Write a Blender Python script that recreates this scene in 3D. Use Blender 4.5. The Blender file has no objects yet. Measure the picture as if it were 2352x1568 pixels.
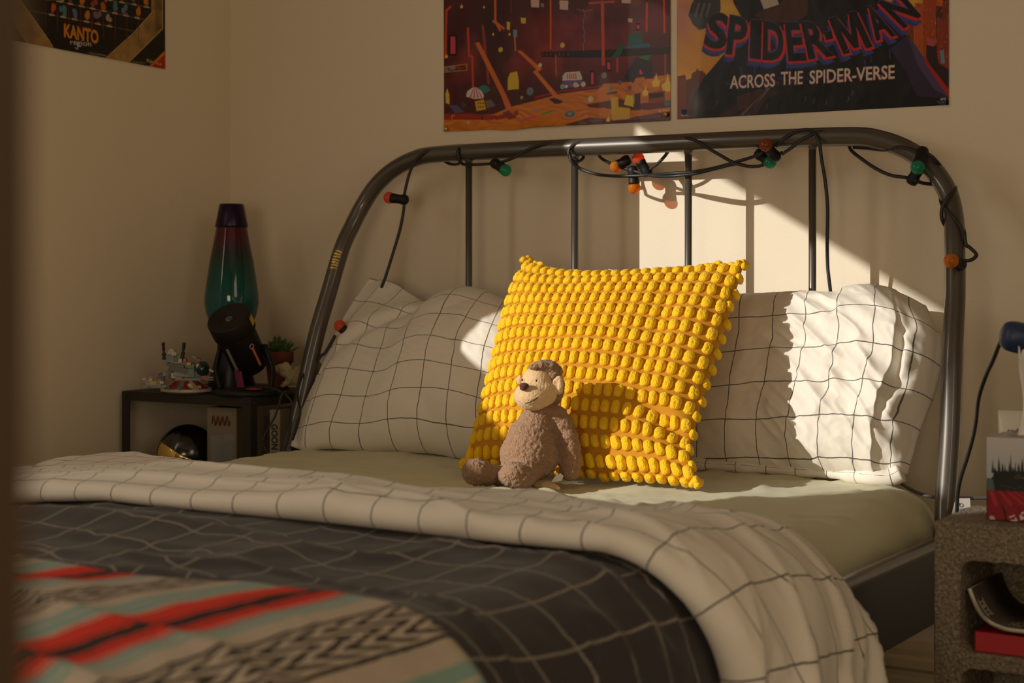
import bpy, bmesh, math, random
import numpy as np
from mathutils import Vector, Matrix

random.seed(7)
rng = np.random.default_rng(11)
SC = bpy.context.scene
COL = SC.collection

# ------------------------------------------------------------------ camera, world, sun, light, exposure
F_PX, HORIZON, CAM = 3885.0, 615.0, np.array([2.942, -3.335, 0.955])
THETA = math.atan(F_PX / 6226.0)
cd = bpy.data.cameras.new('camera')
cam = bpy.data.objects.new('camera', cd)
COL.objects.link(cam)
cd.sensor_width = 36.0
cd.lens = F_PX / 2352.0 * 36.0
cd.shift_y = -(784.0 - HORIZON) / 2352.0
cd.clip_start = 0.02
cam.location = CAM.tolist()
cam.rotation_euler = (math.pi / 2, 0, THETA)
cd.dof.use_dof = True
cd.dof.focus_distance = 3.3
cd.dof.aperture_fstop = 5.0
SC.camera = cam

SC.view_settings.view_transform = 'Standard'
SC.view_settings.look = 'None'
SC.view_settings.gamma = 1.0
SC.view_settings.use_curve_mapping = False
SC.view_settings.exposure = 0.07
SC.cycles.use_denoising = True
SC.cycles.max_bounces = 10
SC.cycles.diffuse_bounces = 6
SC.cycles.transparent_max_bounces = 12
SC.cycles.sample_clamp_indirect = 6.0

wd = bpy.data.worlds.new('sky')
SC.world = wd
wd.use_nodes = True
bg = wd.node_tree.nodes['Background']
bg.inputs[0].default_value = (0.75, 0.85, 1.0, 1)
bg.inputs[1].default_value = 0.6

SUN_AZ, SUN_EL = math.radians(36.0), math.radians(19.0)
sd = Vector((math.sin(SUN_AZ) * math.cos(SUN_EL), math.cos(SUN_AZ) * math.cos(SUN_EL), -math.sin(SUN_EL)))
sl = bpy.data.lights.new('sun', 'SUN')
sl.energy = 3.55
sl.color = (1.0, 0.93, 0.82)
sl.angle = math.radians(0.45)
so = bpy.data.objects.new('sun', sl)
COL.objects.link(so)
so.rotation_euler = sd.to_track_quat('-Z', 'Y').to_euler()
so.location = (-3, -6, 4)


def area(name, loc, direction, sx, sy, power, color):
    l = bpy.data.lights.new(name, 'AREA')
    l.shape = 'RECTANGLE'
    l.size, l.size_y = sx, sy
    l.energy, l.color = power, color
    o = bpy.data.objects.new(name, l)
    COL.objects.link(o)
    o.location = loc
    o.rotation_euler = Vector(direction).to_track_quat('-Z', 'Z').to_euler()
    return o


# daylight of the side window (left wall); then two added lights lifting the shade
area('side_window_daylight', (-0.06, -2.6, 1.66), (1, 0, -0.12), 2.0, 0.62, 19.0, (1.0, 0.84, 0.66))
area('right_fill_light', (3.73, -2.4, 1.65), (-1, 0, -0.02), 1.0, 0.9, 5.5, (1.0, 0.74, 0.44))  # added fill from the right, brightens the left wall
area('front_fill_light', (2.75, -4.30, 1.0), (-0.15, 1, 0.0), 1.5, 0.9, 26.0, (1.0, 0.75, 0.45))  # added low fill from behind the camera, brightens walls and upright surfaces

# ------------------------------------------------------------------ geometry of the view: pixel of the 2352 x 1568 frame -> point in the room
_c, _s = math.cos(THETA), math.sin(THETA)
_R, _F = np.array([_c, _s, 0.0]), np.array([-_s, _c, 0.0])


def at(u, v, x=None, y=None, z=None, d=None):
    r = _R * ((u - 1176.0) / F_PX) + _F + np.array([0, 0, (HORIZON - v) / F_PX])
    if x is not None: t = (x - CAM[0]) / r[0]
    elif y is not None: t = (y - CAM[1]) / r[1]
    elif z is not None: t = (z - CAM[2]) / r[2]
    else: t = d
    return CAM + r * t


# ------------------------------------------------------------------ noise
def _h(ix, iy, iz, seed=0):
    n = (ix.astype(np.int64) * 374761393 + iy.astype(np.int64) * 668265263 + iz.astype(np.int64) * 2147483647 + seed * 974711) & 0xFFFFFFFF
    n = ((n ^ (n >> 13)) * 1274126177) & 0xFFFFFFFF
    n = ((n ^ (n >> 16)) * 2246822519) & 0xFFFFFFFF
    return ((n ^ (n >> 15)) & 0xFFFFFF) / float(0xFFFFFF)


def noise(x, y, z=0.0, seed=0):
    x, y, z = np.broadcast_arrays(np.asarray(x, float), np.asarray(y, float), np.asarray(z, float))
    ix, iy, iz = np.floor(x), np.floor(y), np.floor(z)
    fx, fy, fz = x - ix, y - iy, z - iz
    fx, fy, fz = [f * f * f * (f * (f * 6 - 15) + 10) for f in (fx, fy, fz)]
    out = 0
    for dx in (0, 1):
        for dy in (0, 1):
            for dz in (0, 1):
                w = (fx if dx else 1 - fx) * (fy if dy else 1 - fy) * (fz if dz else 1 - fz)
                out = out + w * _h(ix + dx, iy + dy, iz + dz, seed)
    return out * 2 - 1


def fbm(x, y, z=0.0, oct=3, seed=0):
    a, o, f = 1.0, 0, 1.0
    for k in range(oct):
        o = o + a * noise(np.asarray(x) * f, np.asarray(y) * f, np.asarray(z) * f, seed + k * 17)
        a *= 0.5
        f *= 2.03
    return o


def worley(p, seed=0):
    ip = np.floor(p)
    best = np.full(len(p), 9.0)
    for dx in (-1, 0, 1):
        for dy in (-1, 0, 1):
            for dz in (-1, 0, 1):
                c = ip + np.array([dx, dy, dz])
                q = c + np.stack([_h(c[:, 0], c[:, 1], c[:, 2], seed + k) for k in range(3)], 1)
                best = np.minimum(best, ((p - q) ** 2).sum(1))
    return np.sqrt(best)


# ------------------------------------------------------------------ objects
WLOC = {}


def thing(name, label, cat, loc=(0, 0, 0), group=None):
    o = bpy.data.objects.new(name, None)
    COL.objects.link(o)
    o.location = [float(a) for a in loc]
    o.empty_display_size = 0.05
    o['label'] = label
    o['category'] = cat
    if group: o['group'] = group
    WLOC[o.name] = np.array(loc, float)
    return o


def tag(o, label, cat, group=None):
    o['label'] = label
    o['category'] = cat
    if group: o['group'] = group
    return o


def obj(name, geo, mat, parent=None, smooth=True, uv=None, origin=None, label=None):
    """one mesh object from world-space (verts, faces)"""
    v, f = geo
    v = np.asarray(v, float).reshape(-1, 3)
    if parent is not None: off = WLOC[parent.name]
    elif origin is not None: off = np.asarray(origin, float)
    else: off = np.zeros(3)
    me = bpy.data.meshes.new(name)
    me.from_pydata((v - off).tolist(), [], [list(map(int, q)) for q in f])
    if smooth: me.polygons.foreach_set('use_smooth', [True] * len(me.polygons))
    if uv is not None:
        lay = me.uv_layers.new(name='UVMap')
        li = np.empty(len(me.loops), dtype=np.int32)
        me.loops.foreach_get('vertex_index', li)
        lay.data.foreach_set('uv', np.asarray(uv, float)[li].ravel())
    if mat is not None: me.materials.append(mat)
    me.update()
    o = bpy.data.objects.new(name, me)
    COL.objects.link(o)
    if parent is not None: o.parent = parent
    else: o.location = off.tolist()
    WLOC[o.name] = off
    if label: o['label'] = label
    return o


def struct(name, geo, mat, smooth=False):
    o = obj(name, geo, mat, smooth=smooth)
    o['kind'] = 'structure'
    return o


def join(*gs):
    V, Fs, n = [], [], 0
    for v, f in gs:
        v = np.asarray(v, float).reshape(-1, 3)
        V.append(v)
        Fs += [[i + n for i in q] for q in f]
        n += len(v)
    return np.concatenate(V), Fs


def mv(geo, loc=(0, 0, 0), rot=None, scale=None):
    v = np.asarray(geo[0], float).reshape(-1, 3)
    if scale is not None: v = v * np.asarray(scale, float)
    if rot is not None: v = v @ np.asarray(rot, float).T
    return v + np.asarray(loc, float), geo[1]


def rotm(axis, deg):
    return np.array(Matrix.Rotation(math.radians(deg), 3, axis))


def basis(zdir, xhint=(0, 0, 1)):
    z = np.array(zdir, float); z /= np.linalg.norm(z)
    x = np.array(xhint, float); x = x - z * (x @ z)
    if np.linalg.norm(x) < 1e-4: x = np.array([1.0, 0, 0]) - z * z[0]
    x /= np.linalg.norm(x)
    return np.stack([x, np.cross(z, x), z], 1)


def box(lo, hi, bevel=0.0, seg=2):
    lo, hi = np.asarray(lo, float), np.asarray(hi, float)
    bm = bmesh.new()
    bmesh.ops.create_cube(bm, size=1.0)
    for v in bm.verts: v.co = Vector(((lo + hi) / 2 + np.array(v.co) * (hi - lo)).tolist())
    if bevel > 0: bmesh.ops.bevel(bm, geom=bm.edges[:], offset=bevel, segments=seg, profile=0.5, affect='EDGES')
    bm.verts.ensure_lookup_table()
    g = (np.array([v.co[:] for v in bm.verts]), [[v.index for v in f.verts] for f in bm.faces])
    bm.free()
    return g


def catmull(pts, n=8):
    p = np.asarray(pts, float)
    if len(p) < 3:
        return np.array([p[0] + (p[-1] - p[0]) * t for t in np.linspace(0, 1, n + 1)])
    q = np.vstack([2 * p[0] - p[1], p, 2 * p[-1] - p[-2]])
    out = []
    for i in range(1, len(q) - 2):
        a, b, c, d = q[i - 1], q[i], q[i + 1], q[i + 2]
        for t in np.linspace(0, 1, n, endpoint=False):
            out.append(0.5 * (2 * b + (c - a) * t + (2 * a - 5 * b + 4 * c - d) * t * t + (3 * b - a - 3 * c + d) * t ** 3))
    out.append(q[-2])
    return np.array(out)


def tube(pts, r, seg=10, caps=True):
    p = np.asarray(pts, float)
    r = np.broadcast_to(np.asarray(r, float), (len(p),))
    t = np.gradient(p, axis=0)
    t /= np.linalg.norm(t, axis=1)[:, None] + 1e-12
    n = np.cross(t[0], [0, 0, 1.0])
    if np.linalg.norm(n) < 1e-3: n = np.cross(t[0], [1.0, 0, 0])
    n /= np.linalg.norm(n)
    V = []
    a = np.linspace(0, 2 * math.pi, seg, endpoint=False)
    for i in range(len(p)):
        n = n - t[i] * (n @ t[i])
        n /= np.linalg.norm(n) + 1e-12
        b = np.cross(t[i], n)
        V.append(p[i] + r[i] * (np.cos(a)[:, None] * n + np.sin(a)[:, None] * b))
    Fs = []
    for i in range(len(p) - 1):
        for k in range(seg):
            Fs.append([i * seg + k, i * seg + (k + 1) % seg, (i + 1) * seg + (k + 1) % seg, (i + 1) * seg + k])
    if caps:
        Fs.append(list(range(seg))[::-1])
        Fs.append([(len(p) - 1) * seg + k for k in range(seg)])
    return np.concatenate(V), Fs


def lathe(prof, seg=32, loc=(0, 0, 0), rot=None, cap=True):
    V, Fs = [], []
    a = np.linspace(0, 2 * math.pi, seg, endpoint=False)
    for r, z in prof: V.append(np.stack([r * np.cos(a), r * np.sin(a), np.full(seg, z)], 1))
    for i in range(len(prof) - 1):
        for k in range(seg):
            Fs.append([i * seg + k, i * seg + (k + 1) % seg, (i + 1) * seg + (k + 1) % seg, (i + 1) * seg + k])
    if cap:
        if prof[0][0] > 1e-5: Fs.append(list(range(seg))[::-1])
        if prof[-1][0] > 1e-5: Fs.append([(len(prof) - 1) * seg + k for k in range(seg)])
    return mv((np.concatenate(V), Fs), loc, rot)


def ball(loc, r, seg=20, rings=12, rot=None):
    r = np.broadcast_to(np.asarray(r, float), (3,))
    g = lathe([(max(math.sin(t), 1e-4), -math.cos(t)) for t in np.linspace(0, math.pi, rings + 1)], seg, cap=False)
    return mv(g, loc, rot, r)


def prism(poly, y0, y1, axes='xz'):
    """closed polygon in (x,z) extruded along y"""
    p = np.asarray(poly, float)
    n = len(p)
    V = np.concatenate([np.stack([p[:, 0], np.full(n, y0), p[:, 1]], 1), np.stack([p[:, 0], np.full(n, y1), p[:, 1]], 1)])
    Fs = [[i, (i + 1) % n, n + (i + 1) % n, n + i] for i in range(n)] + [list(range(n))[::-1], [n + i for i in range(n)]]
    return V, Fs


def gridfaces(nu, nv, off=0, flip=False):
    i, j = np.meshgrid(np.arange(nu - 1), np.arange(nv - 1), indexing='ij')
    a = (i * nv + j + off).ravel()
    q = np.stack([a, a + nv, a + nv + 1, a + 1], 1)
    return (q[:, ::-1] if flip else q).tolist()


def remesh(geo, voxel, smooth=2):
    """union of overlapping closed shapes as one continuous surface"""
    v, f = geo
    me = bpy.data.meshes.new('tmp')
    me.from_pydata(np.asarray(v).tolist(), [], [list(map(int, q)) for q in f])
    o = bpy.data.objects.new('tmp', me)
    COL.objects.link(o)
    m = o.modifiers.new('r', 'REMESH')
    m.mode, m.voxel_size = 'VOXEL', voxel
    if smooth:
        m2 = o.modifiers.new('s', 'SMOOTH')
        m2.iterations, m2.factor = smooth, 0.5
    dg = bpy.context.evaluated_depsgraph_get()
    e = o.evaluated_get(dg)
    em = e.to_mesh()
    V = np.empty(len(em.vertices) * 3); em.vertices.foreach_get('co', V)
    N = np.empty(len(em.vertices) * 3); em.vertices.foreach_get('normal', N)
    Fs = [list(p.vertices) for p in em.polygons]
    e.to_mesh_clear()
    bpy.data.objects.remove(o)
    bpy.data.meshes.remove(me)
    return V.reshape(-1, 3), N.reshape(-1, 3), Fs


# ------------------------------------------------------------------ materials
def s2l(c):
    c = np.asarray(c, float) / 255.0
    return np.where(c <= 0.04045, c / 12.92, ((c + 0.055) / 1.055) ** 2.4)


class Mat:
    def __init__(self, name, color=(0.8, 0.8, 0.8), rough=0.6, metal=0.0, **kw):
        self.m = bpy.data.materials.new(name)
        self.m.use_nodes = True
        self.t = self.m.node_tree
        self.b = self.t.nodes['Principled BSDF']
        self.set('Base Color', (*color[:3], 1))
        self.set('Roughness', rough)
        self.set('Metallic', metal)
        for k, v in kw.items(): self.set(k.replace('_', ' '), v)

    def set(self, k, v): self.b.inputs[k].default_value = v

    def n(self, typ, **kw):
        nd = self.t.nodes.new('ShaderNode' + typ)
        for k, v in kw.items():
            if k.startswith('i_'): nd.inputs[k[2:].replace('_', ' ')].default_value = v
            elif k.startswith('n_'): nd.inputs[int(k[2:])].default_value = v
            else: setattr(nd, k, v)
        return nd

    def link(self, a, b): self.t.links.new(a, b)

    def math(self, op, a, b=None):
        nd = self.n('Math', operation=op)
        for i, q in enumerate((a, b)):
            if q is None: continue
            if isinstance(q, (int, float)): nd.inputs[i].default_value = q
            else: self.link(q, nd.inputs[i])
        return nd.outputs[0]

    def coord(self, kind='Object'):
        return self.n('TexCoord').outputs[kind]

    def noise(self, scale, detail=3, co=None, rough=0.5):
        nd = self.n('TexNoise', i_Scale=scale, i_Detail=detail, i_Roughness=rough)
        self.link(co if co is not None else self.coord(), nd.inputs['Vector'])
        return nd.outputs['Fac']

    def mix(self, fac, a, b):
        nd = self.n('Mix', data_type='RGBA')
        for q, i in ((fac, 0), (a, 6), (b, 7)):
            if isinstance(q, (int, float)): nd.inputs[i].default_value = q
            elif isinstance(q, (tuple, list, np.ndarray)): nd.inputs[i].default_value = (*[float(k) for k in q[:3]], 1)
            else: self.link(q, nd.inputs[i])
        return nd.outputs[2]

    def color(self, sock): self.link(sock, self.b.inputs['Base Color'])

    def bump(self, height, strength=0.3, dist=0.002):
        nd = self.n('Bump', i_Strength=strength, i_Distance=dist)
        self.link(height, nd.inputs['Height'])
        self.link(nd.outputs[0], self.b.inputs['Normal'])

    def ramp(self, fac, stops, interp='LINEAR'):
        nd = self.n('ValToRGB')
        cr = nd.color_ramp
        cr.interpolation = interp
        while len(cr.elements) < len(stops): cr.elements.new(0.5)
        for e, (p, c) in zip(cr.elements, stops):
            e.position = p
            e.color = (*[float(k) for k in c[:3]], 1)
        self.link(fac, nd.inputs[0])
        return nd.outputs[0]


def painted(name, base, rough=0.6, var=0.06, scale=3.0, bump=0.15, bscale=300.0, **kw):
    m = Mat(name, base, rough, **kw)
    b = np.array(base)
    m.color(m.mix(m.noise(scale, 4), b * (1 - var), np.minimum(b * (1 + var), 1)))
    if bump: m.bump(m.noise(bscale, 2), bump, 0.001)
    return m.m


def cloth(name, base, rough=0.9, weave=900.0, bump=0.25, sheen=0.15, var=0.05):
    m = Mat(name, base, rough)
    m.set('Sheen Weight', sheen)
    b = np.array(base)
    m.color(m.mix(m.noise(9.0, 4), b * (1 - var), np.minimum(b * (1 + var), 1)))
    m.bump(m.noise(weave, 2), bump, 0.0006)
    return m.m


def grid_cloth(name, base, line, pitch=0.078, width=0.0022, wob=0.0012, rough=0.92, sheen=0.12):
    m = Mat(name, base, rough)
    m.set('Sheen Weight', sheen)
    uv = m.coord('UV')
    nz = m.n('TexNoise', i_Scale=55.0, i_Detail=2.0)
    m.link(uv, nz.inputs['Vector'])
    sep = m.n('SeparateXYZ'); m.link(uv, sep.inputs[0])
    sepn = m.n('SeparateColor'); m.link(nz.outputs['Color'], sepn.inputs[0])
    masks = []
    for ax, nn in ((0, 0), (1, 1)):
        w = m.math('MULTIPLY', m.math('SUBTRACT', sepn.outputs[nn], 0.5), wob * 2)
        a = m.math('FRACT', m.math('DIVIDE', m.math('ADD', sep.outputs[ax], w), pitch))
        d = m.math('ABSOLUTE', m.math('SUBTRACT', a, 0.5))
        masks.append(m.math('GREATER_THAN', d, 0.5 - 0.5 * width / pitch))
    k = m.math('MAXIMUM', masks[0], masks[1])
    b = np.array(base)
    bb = m.mix(m.noise(8.0, 4), b * 0.95, np.minimum(b * 1.04, 1))
    m.color(m.mix(m.math('MULTIPLY', k, 0.88), bb, line))
    m.bump(m.noise(700.0, 2), 0.25, 0.0006)
    return m.m


M = {}
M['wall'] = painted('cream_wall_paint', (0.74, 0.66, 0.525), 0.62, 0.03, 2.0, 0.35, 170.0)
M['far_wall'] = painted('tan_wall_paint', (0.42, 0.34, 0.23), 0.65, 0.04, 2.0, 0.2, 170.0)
M['ceiling'] = painted('ceiling_paint', (0.46, 0.40, 0.31), 0.8)
M['trim'] = painted('cream_gloss_trim', (0.62, 0.50, 0.32), 0.35, 0.04, 4.0, 0.05)
M['door'] = painted('brown_door_paint', (0.055, 0.029, 0.008), 0.6, 0.08, 4.0, 0.1)
fm = Mat('dark_floorboards', (0.09, 0.05, 0.028), 0.45)
fw = fm.n('TexWave', i_Scale=4.0, i_Distortion=6.0, i_Detail=3.0)
fm.link(fm.coord(), fw.inputs['Vector'])
fm.color(fm.mix(fw.outputs['Fac'], (0.03, 0.016, 0.009), (0.06, 0.034, 0.02)))
M['floor'] = fm.m
M['tube'] = painted('dark_bronze_metal', (0.080, 0.070, 0.059), 0.40, 0.06, 6.0, 0.03, 500, Metallic=0.35, Coat_Weight=0.7, Coat_Roughness=0.10)
M['gold'] = painted('gold_print', (0.75, 0.5, 0.12), 0.35, 0.1, 50, 0.0, Metallic=0.6)
M['sheet'] = cloth('sage_green_sheet', (0.54, 0.53, 0.355), 0.9)
M['white_grid'] = grid_cloth('white_cotton_black_grid', (0.74, 0.70, 0.63), (0.03, 0.028, 0.03))
M['white_plain'] = cloth('white_cotton', (0.74, 0.70, 0.63))
M['grey_grid'] = grid_cloth('charcoal_cotton_pale_grid', (0.034, 0.030, 0.031), (0.24, 0.21, 0.175), 0.078, 0.0038)
M['black_plastic'] = painted('black_plastic', (0.009, 0.008, 0.008), 0.5, 0.1, 40, 0.08, Specular_IOR_Level=0.3)
M['cable'] = painted('black_cable_rubber', (0.014, 0.014, 0.014), 0.5, 0.1, 40, 0.05)
M['tuft'] = None


def glassy(name, col, rough=0.04, dens=0.8, glow=0.1):
    m = Mat(name, col, rough)
    tr = m.n('BsdfTransparent'); tr.inputs[0].default_value = (*col, 1)
    tl = m.n('BsdfTranslucent'); tl.inputs[0].default_value = (*col, 1)
    lw = m.n('LayerWeight', i_Blend=0.35)
    m.color(m.mix(lw.outputs['Facing'], np.array(col), np.minimum(np.array(col) * 1.5 + 0.08, 1)))
    m.set('Coat Weight', 1.0)
    mx0 = m.n('MixShader', n_0=0.22)
    m.link(tr.outputs[0], mx0.inputs[1]); m.link(tl.outputs[0], mx0.inputs[2])
    mx = m.n('MixShader', n_0=0.30)
    m.link(mx0.outputs[0], mx.inputs[1]); m.link(m.b.outputs[0], mx.inputs[2])
    m.link(mx.outputs[0], m.t.nodes['Material Output'].inputs[0])
    return m.m


M['amber'] = glassy('amber_bulb', (1.0, 0.36, 0.02))
M['red'] = glassy('red_bulb', (0.95, 0.20, 0.08))
M['green'] = glassy('green_bulb', (0.03, 0.52, 0.30))
M['darkred'] = glassy('brown_red_bulb', (0.55, 0.13, 0.04))


def plush(name, base, amp=0.3, sheen=0.45):
    m = Mat(name, base, 0.95)
    m.set('Sheen Weight', sheen)
    m.set('Sheen Roughness', 0.5)
    b = np.array(base)
    v = m.n('TexVoronoi', i_Scale=260.0)
    m.link(m.coord(), v.inputs['Vector'])
    m.color(m.mix(m.noise(120, 4), b * 0.82, np.minimum(b * 1.25, 1)))
    m.bump(m.math('ADD', v.outputs['Distance'], m.noise(600, 3)), amp, 0.004)
    return m.m


M['fur'] = plush('brown_plush', (0.36, 0.212, 0.125), 0.7, 0.25)
M['tan'] = plush('tan_plush', (0.70, 0.49, 0.27), 0.35, 0.3)
M['nose'] = cloth('dark_brown_nose', (0.10, 0.035, 0.03))
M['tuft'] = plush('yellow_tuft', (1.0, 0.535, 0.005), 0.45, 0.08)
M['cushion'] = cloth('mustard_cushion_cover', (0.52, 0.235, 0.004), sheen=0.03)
M['white'] = painted('white_plastic', (0.75, 0.73, 0.70), 0.5, 0.03)

# ------------------------------------------------------------------ the room
WX0, WX1, WY0, WY1, CEIL = 0.0, 3.75, -4.35, 0.0, 2.55
struct('floor', box((WX0 - 0.1, WY0 - 0.1, -0.06), (WX1 + 0.1, WY1 + 0.1, 0.0)), M['floor'])
struct('ceiling', box((WX0 - 0.1, WY0 - 0.1, CEIL), (WX1 + 0.1, WY1 + 0.1, CEIL + 0.06)), M['ceiling'])
struct('wall_back', box((WX0 - 0.1, 0.0, 0.0), (WX1 + 0.1, 0.1, CEIL)), M['wall'])


def holed(axis, plane0, plane1, a0, a1, holes):
    """wall slab with rectangular openings; axis 'x' or 'y' is the direction it runs along"""
    ae = sorted({a0, a1, *[h[0] for h in holes], *[h[1] for h in holes]})
    ze = sorted({0.0, CEIL, *[h[2] for h in holes], *[h[3] for h in holes]})
    gs = []
    for p, q in zip(ae[:-1], ae[1:]):
        for r, t in zip(ze[:-1], ze[1:]):
            ca, cz = (p + q) / 2, (r + t) / 2
            if any(h[0] < ca < h[1] and h[2] < cz < h[3] for h in holes): continue
            gs.append(box((plane0, p, r), (plane1, q, t)) if axis == 'y' else box((p, plane0, r), (q, plane1, t)))
    return join(*gs)


# window 1: two lights in the left wall; the second sill is raised to keep sun off the sheet
struct('wall_left', holed('y', -0.015, 0.0, WY0 - 0.1, 0.0, [(-2.968, -1.625, 1.33, 1.974), (-3.77, -3.01, 1.715, 1.974)]), M['wall'])
struct('wall_front', holed('x', WY0 - 0.1, WY0, WX0, WX1, [(2.0, 3.5, 0.55, 1.45)]), M['far_wall'])  # unseen opening, added to go with the front fill
struct('wall_right', holed('y', WX1, WX1 + 0.1, WY0 - 0.1, 0.0, [(-2.9, -1.9, 1.2, 2.1)]), M['far_wall'])  # unseen opening, added to go with the right fill


def wframe(lo_a, hi_a, lo_z, hi_z, axis, p0, p1, t=0.035):
    parts = [(lo_a - t, hi_a + t, hi_z, hi_z + t), (lo_a - t, hi_a + t, lo_z - t, lo_z), (lo_a - t, lo_a, lo_z, hi_z), (hi_a, hi_a + t, lo_z, hi_z)]
    return join(*[box((p0, a, z), (p1, b, y)) if axis == 'y' else box((a, p0, z), (b, p1, y)) for a, b, z, y in parts])


struct('window_1', wframe(-2.968, -1.625, 1.33, 1.974, 'y', 0.0, 0.006), M['trim'])
struct('added_window_right', wframe(-2.9, -1.9, 1.2, 2.1, 'y', WX1 - 0.02, WX1), M['trim'])  # frame of the added opening at the right fill
struct('added_window_front', wframe(2.0, 3.5, 0.55, 1.45, 'x', WY0, WY0 + 0.02), M['trim'])  # frame of the added opening at the front fill
struct('window_3', wframe(-3.77, -3.01, 1.715, 1.974, 'y', 0.0, 0.006, 0.018), M['trim'])
# moulded skirting boards
prof = [(0, 0), (0.022, 0), (0.022, 0.125), (0.018, 0.132), (0.018, 0.142), (0.024, 0.150), (0.022, 0.166), (0.012, 0.172), (0.013, 0.184), (0.006, 0.200), (0, 0.202)]
n = len(prof)
bb = np.array([[x, -d, z] for x in (WX0, WX1) for d, z in prof])
struct('baseboard_back', (bb, [[i, (i + 1) % n, n + (i + 1) % n, n + i] for i in range(n)] + [list(range(n)), [n + i for i in range(n)][::-1]]), M['trim'])
bb = np.array([[d, y, z] for y in (WY0, -0.024) for d, z in prof])
struct('baseboard_left', (bb, [[i, (i + 1) % n, n + (i + 1) % n, n + i] for i in range(n)] + [list(range(n)), [n + i for i in range(n)][::-1]]), M['trim'])
# the door leaf standing open at the left edge of the view
p0 = at(-10, HORIZON, d=0.40)
ddir = np.array([-0.93, -0.37, 0]); nrm = np.array([-ddir[1], ddir[0], 0])
dg = box((0, -0.02, 0.004), (0.36, 0.02, 2.02), 0.003)
Rd = np.stack([ddir, nrm, np.array([0, 0, 1.0])], 1)
struct('door_1', mv(dg, (p0[0], p0[1], 0), Rd), M['door'])

# ------------------------------------------------------------------ bed frame
BC = 1.228                      # centre line of the bed
HB = -0.12                      # plane of the headboard
bed = thing('bed_frame', 'dark bronze metal bed frame with arched tube headboard and four thin spindles', 'bed', (BC, -0.4, 0))


def post(sgn):
    # floor -> rail height -> leaning back up to the headboard plane
    k = [(0.785, -0.40, 0.0), (0.782, -0.395, 0.25), (0.772, -0.368, 0.42), (0.763, -0.335, 0.52), (0.757, -0.290, 0.65), (0.748, -0.246, 0.80), (0.741, -0.208, 0.90), (0.730, -0.174, 1.0), (0.719, -0.148, 1.055), (0.700, -0.130, 1.105)]
    return [(BC + sgn * a, y, z) for a, y, z in k]


arc = [(0.667, -0.123, 1.150), (0.622, HB, 1.184), (0.565, HB, 1.207), (0.50, HB, 1.2165)]
left = post(-1) + [(BC - a, y, z) for a, y, z in arc]
right = post(1) + [(BC + a, y, z) for a, y, z in arc]
mid = [(BC - 0.3, HB, 1.2185), (BC, HB, 1.2185), (BC + 0.3, HB, 1.2185)]
path = catmull(left + mid + right[::-1], 6)
obj('headboard_tube', tube(path, 0.0192, 20), M['tube'], bed)
for u, v in ((1077, 500), (1320, 500), (1581, 500), (1866, 500)):
    x = at(u, v, y=HB)[0]
    obj('spindle', join(tube([(x, HB, 0.40), (x, HB, 0.8), (x, HB, 1.205)], 0.0078, 12),
                        tube([(x, HB, 1.193), (x, HB, 1.200), (x, HB, 1.206)], [0.0078, 0.0095, 0.011], 12)), M['tube'], bed)
cb = catmull([(BC - 0.772, -0.37, 0.40), (BC - 0.74, -0.2, 0.40), (BC - 0.68, HB, 0.40), (BC, HB, 0.40), (BC + 0.68, HB, 0.40), (BC + 0.74, -0.2, 0.40), (BC + 0.772, -0.37, 0.40)], 6)
obj('lower_crossbar', tube(cb, 0.012, 12), M['tube'], bed)


def rail(sgn):
    x = BC + sgn * 0.792
    a, b = x - 0.012, x + 0.012
    pr = [(a, 0.352), (b, 0.352), (b, 0.478), (a, 0.478)]
    return prism(pr, -2.3, -0.36)


M['rail'] = painted('dark_rail_paint', (0.018, 0.014, 0.011), 0.55, 0.1, 6.0, 0.03, Specular_IOR_Level=0.25)
for sgn in (1, -1): obj('side_rail', rail(sgn), M['rail'], bed, smooth=False)
for sgn in (1, -1): obj('rail_rim', tube([(BC + sgn * 0.792, -2.3, 0.478), (BC + sgn * 0.792, -1.3, 0.478), (BC + sgn * 0.792, -0.35, 0.478)], 0.0138, 14), M['tube'], bed, label='rounded metal rim along the rail')
for sgn in (1, -1): obj('leg', tube([(BC + sgn * 0.792, -2.3, 0), (BC + sgn * 0.792, -2.3, 0.3), (BC + sgn * 0.792, -2.3, 0.52)], 0.0192, 16), M['tube'], bed)
obj('foot_rail', box((BC - 0.79, -2.312, 0.352), (BC + 0.79, -2.288, 0.49), 0.006), M['tube'], bed, smooth=False)
for y in (-0.55, -1.05, -1.55, -2.05): obj('slat', box((BC - 0.78, y - 0.05, 0.385), (BC + 0.78, y + 0.05, 0.405), 0.004), M['tube'], bed, smooth=False)

# worn gold printing on the left post
gp = []
pp = np.array(path)
q0 = at(771, 592, d=3.96)
i0 = int(np.argmin(((pp[: len(pp) // 2] - q0) ** 2).sum(1)))
tdir = pp[i0 + 2] - pp[i0 - 2]; tdir /= np.linalg.norm(tdir)
toc = CAM - pp[i0]; toc -= tdir * (toc @ tdir); toc /= np.linalg.norm(toc)
side = np.cross(tdir, toc)
for k in range(7):
    for j in range(3):
        wv = 0.0022 + 0.0028 * random.random()
        cen = pp[i0] + tdir * (k - 3) * 0.0068 + tdir * random.uniform(-0.0015, 0.0015)
        ang = (j - 1) * 0.24 - 0.30
        nd = toc * math.cos(ang) + side * math.sin(ang)
        sdv = np.cross(tdir, nd)
        c0 = cen + nd * 0.0195
        hh = random.uniform(0.001, 0.0022)
        qv = [c0 + sdv * a * wv + tdir * b * hh - nd * d for d in (0.0009, 0) for a, b in ((-1, -1), (1, -1), (1, 1), (-1, 1))]
        gp.append((qv, [[3, 2, 1, 0], [4, 5, 6, 7], [0, 1, 5, 4], [1, 2, 6, 5], [2, 3, 7, 6], [3, 0, 4, 7]]))
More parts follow.
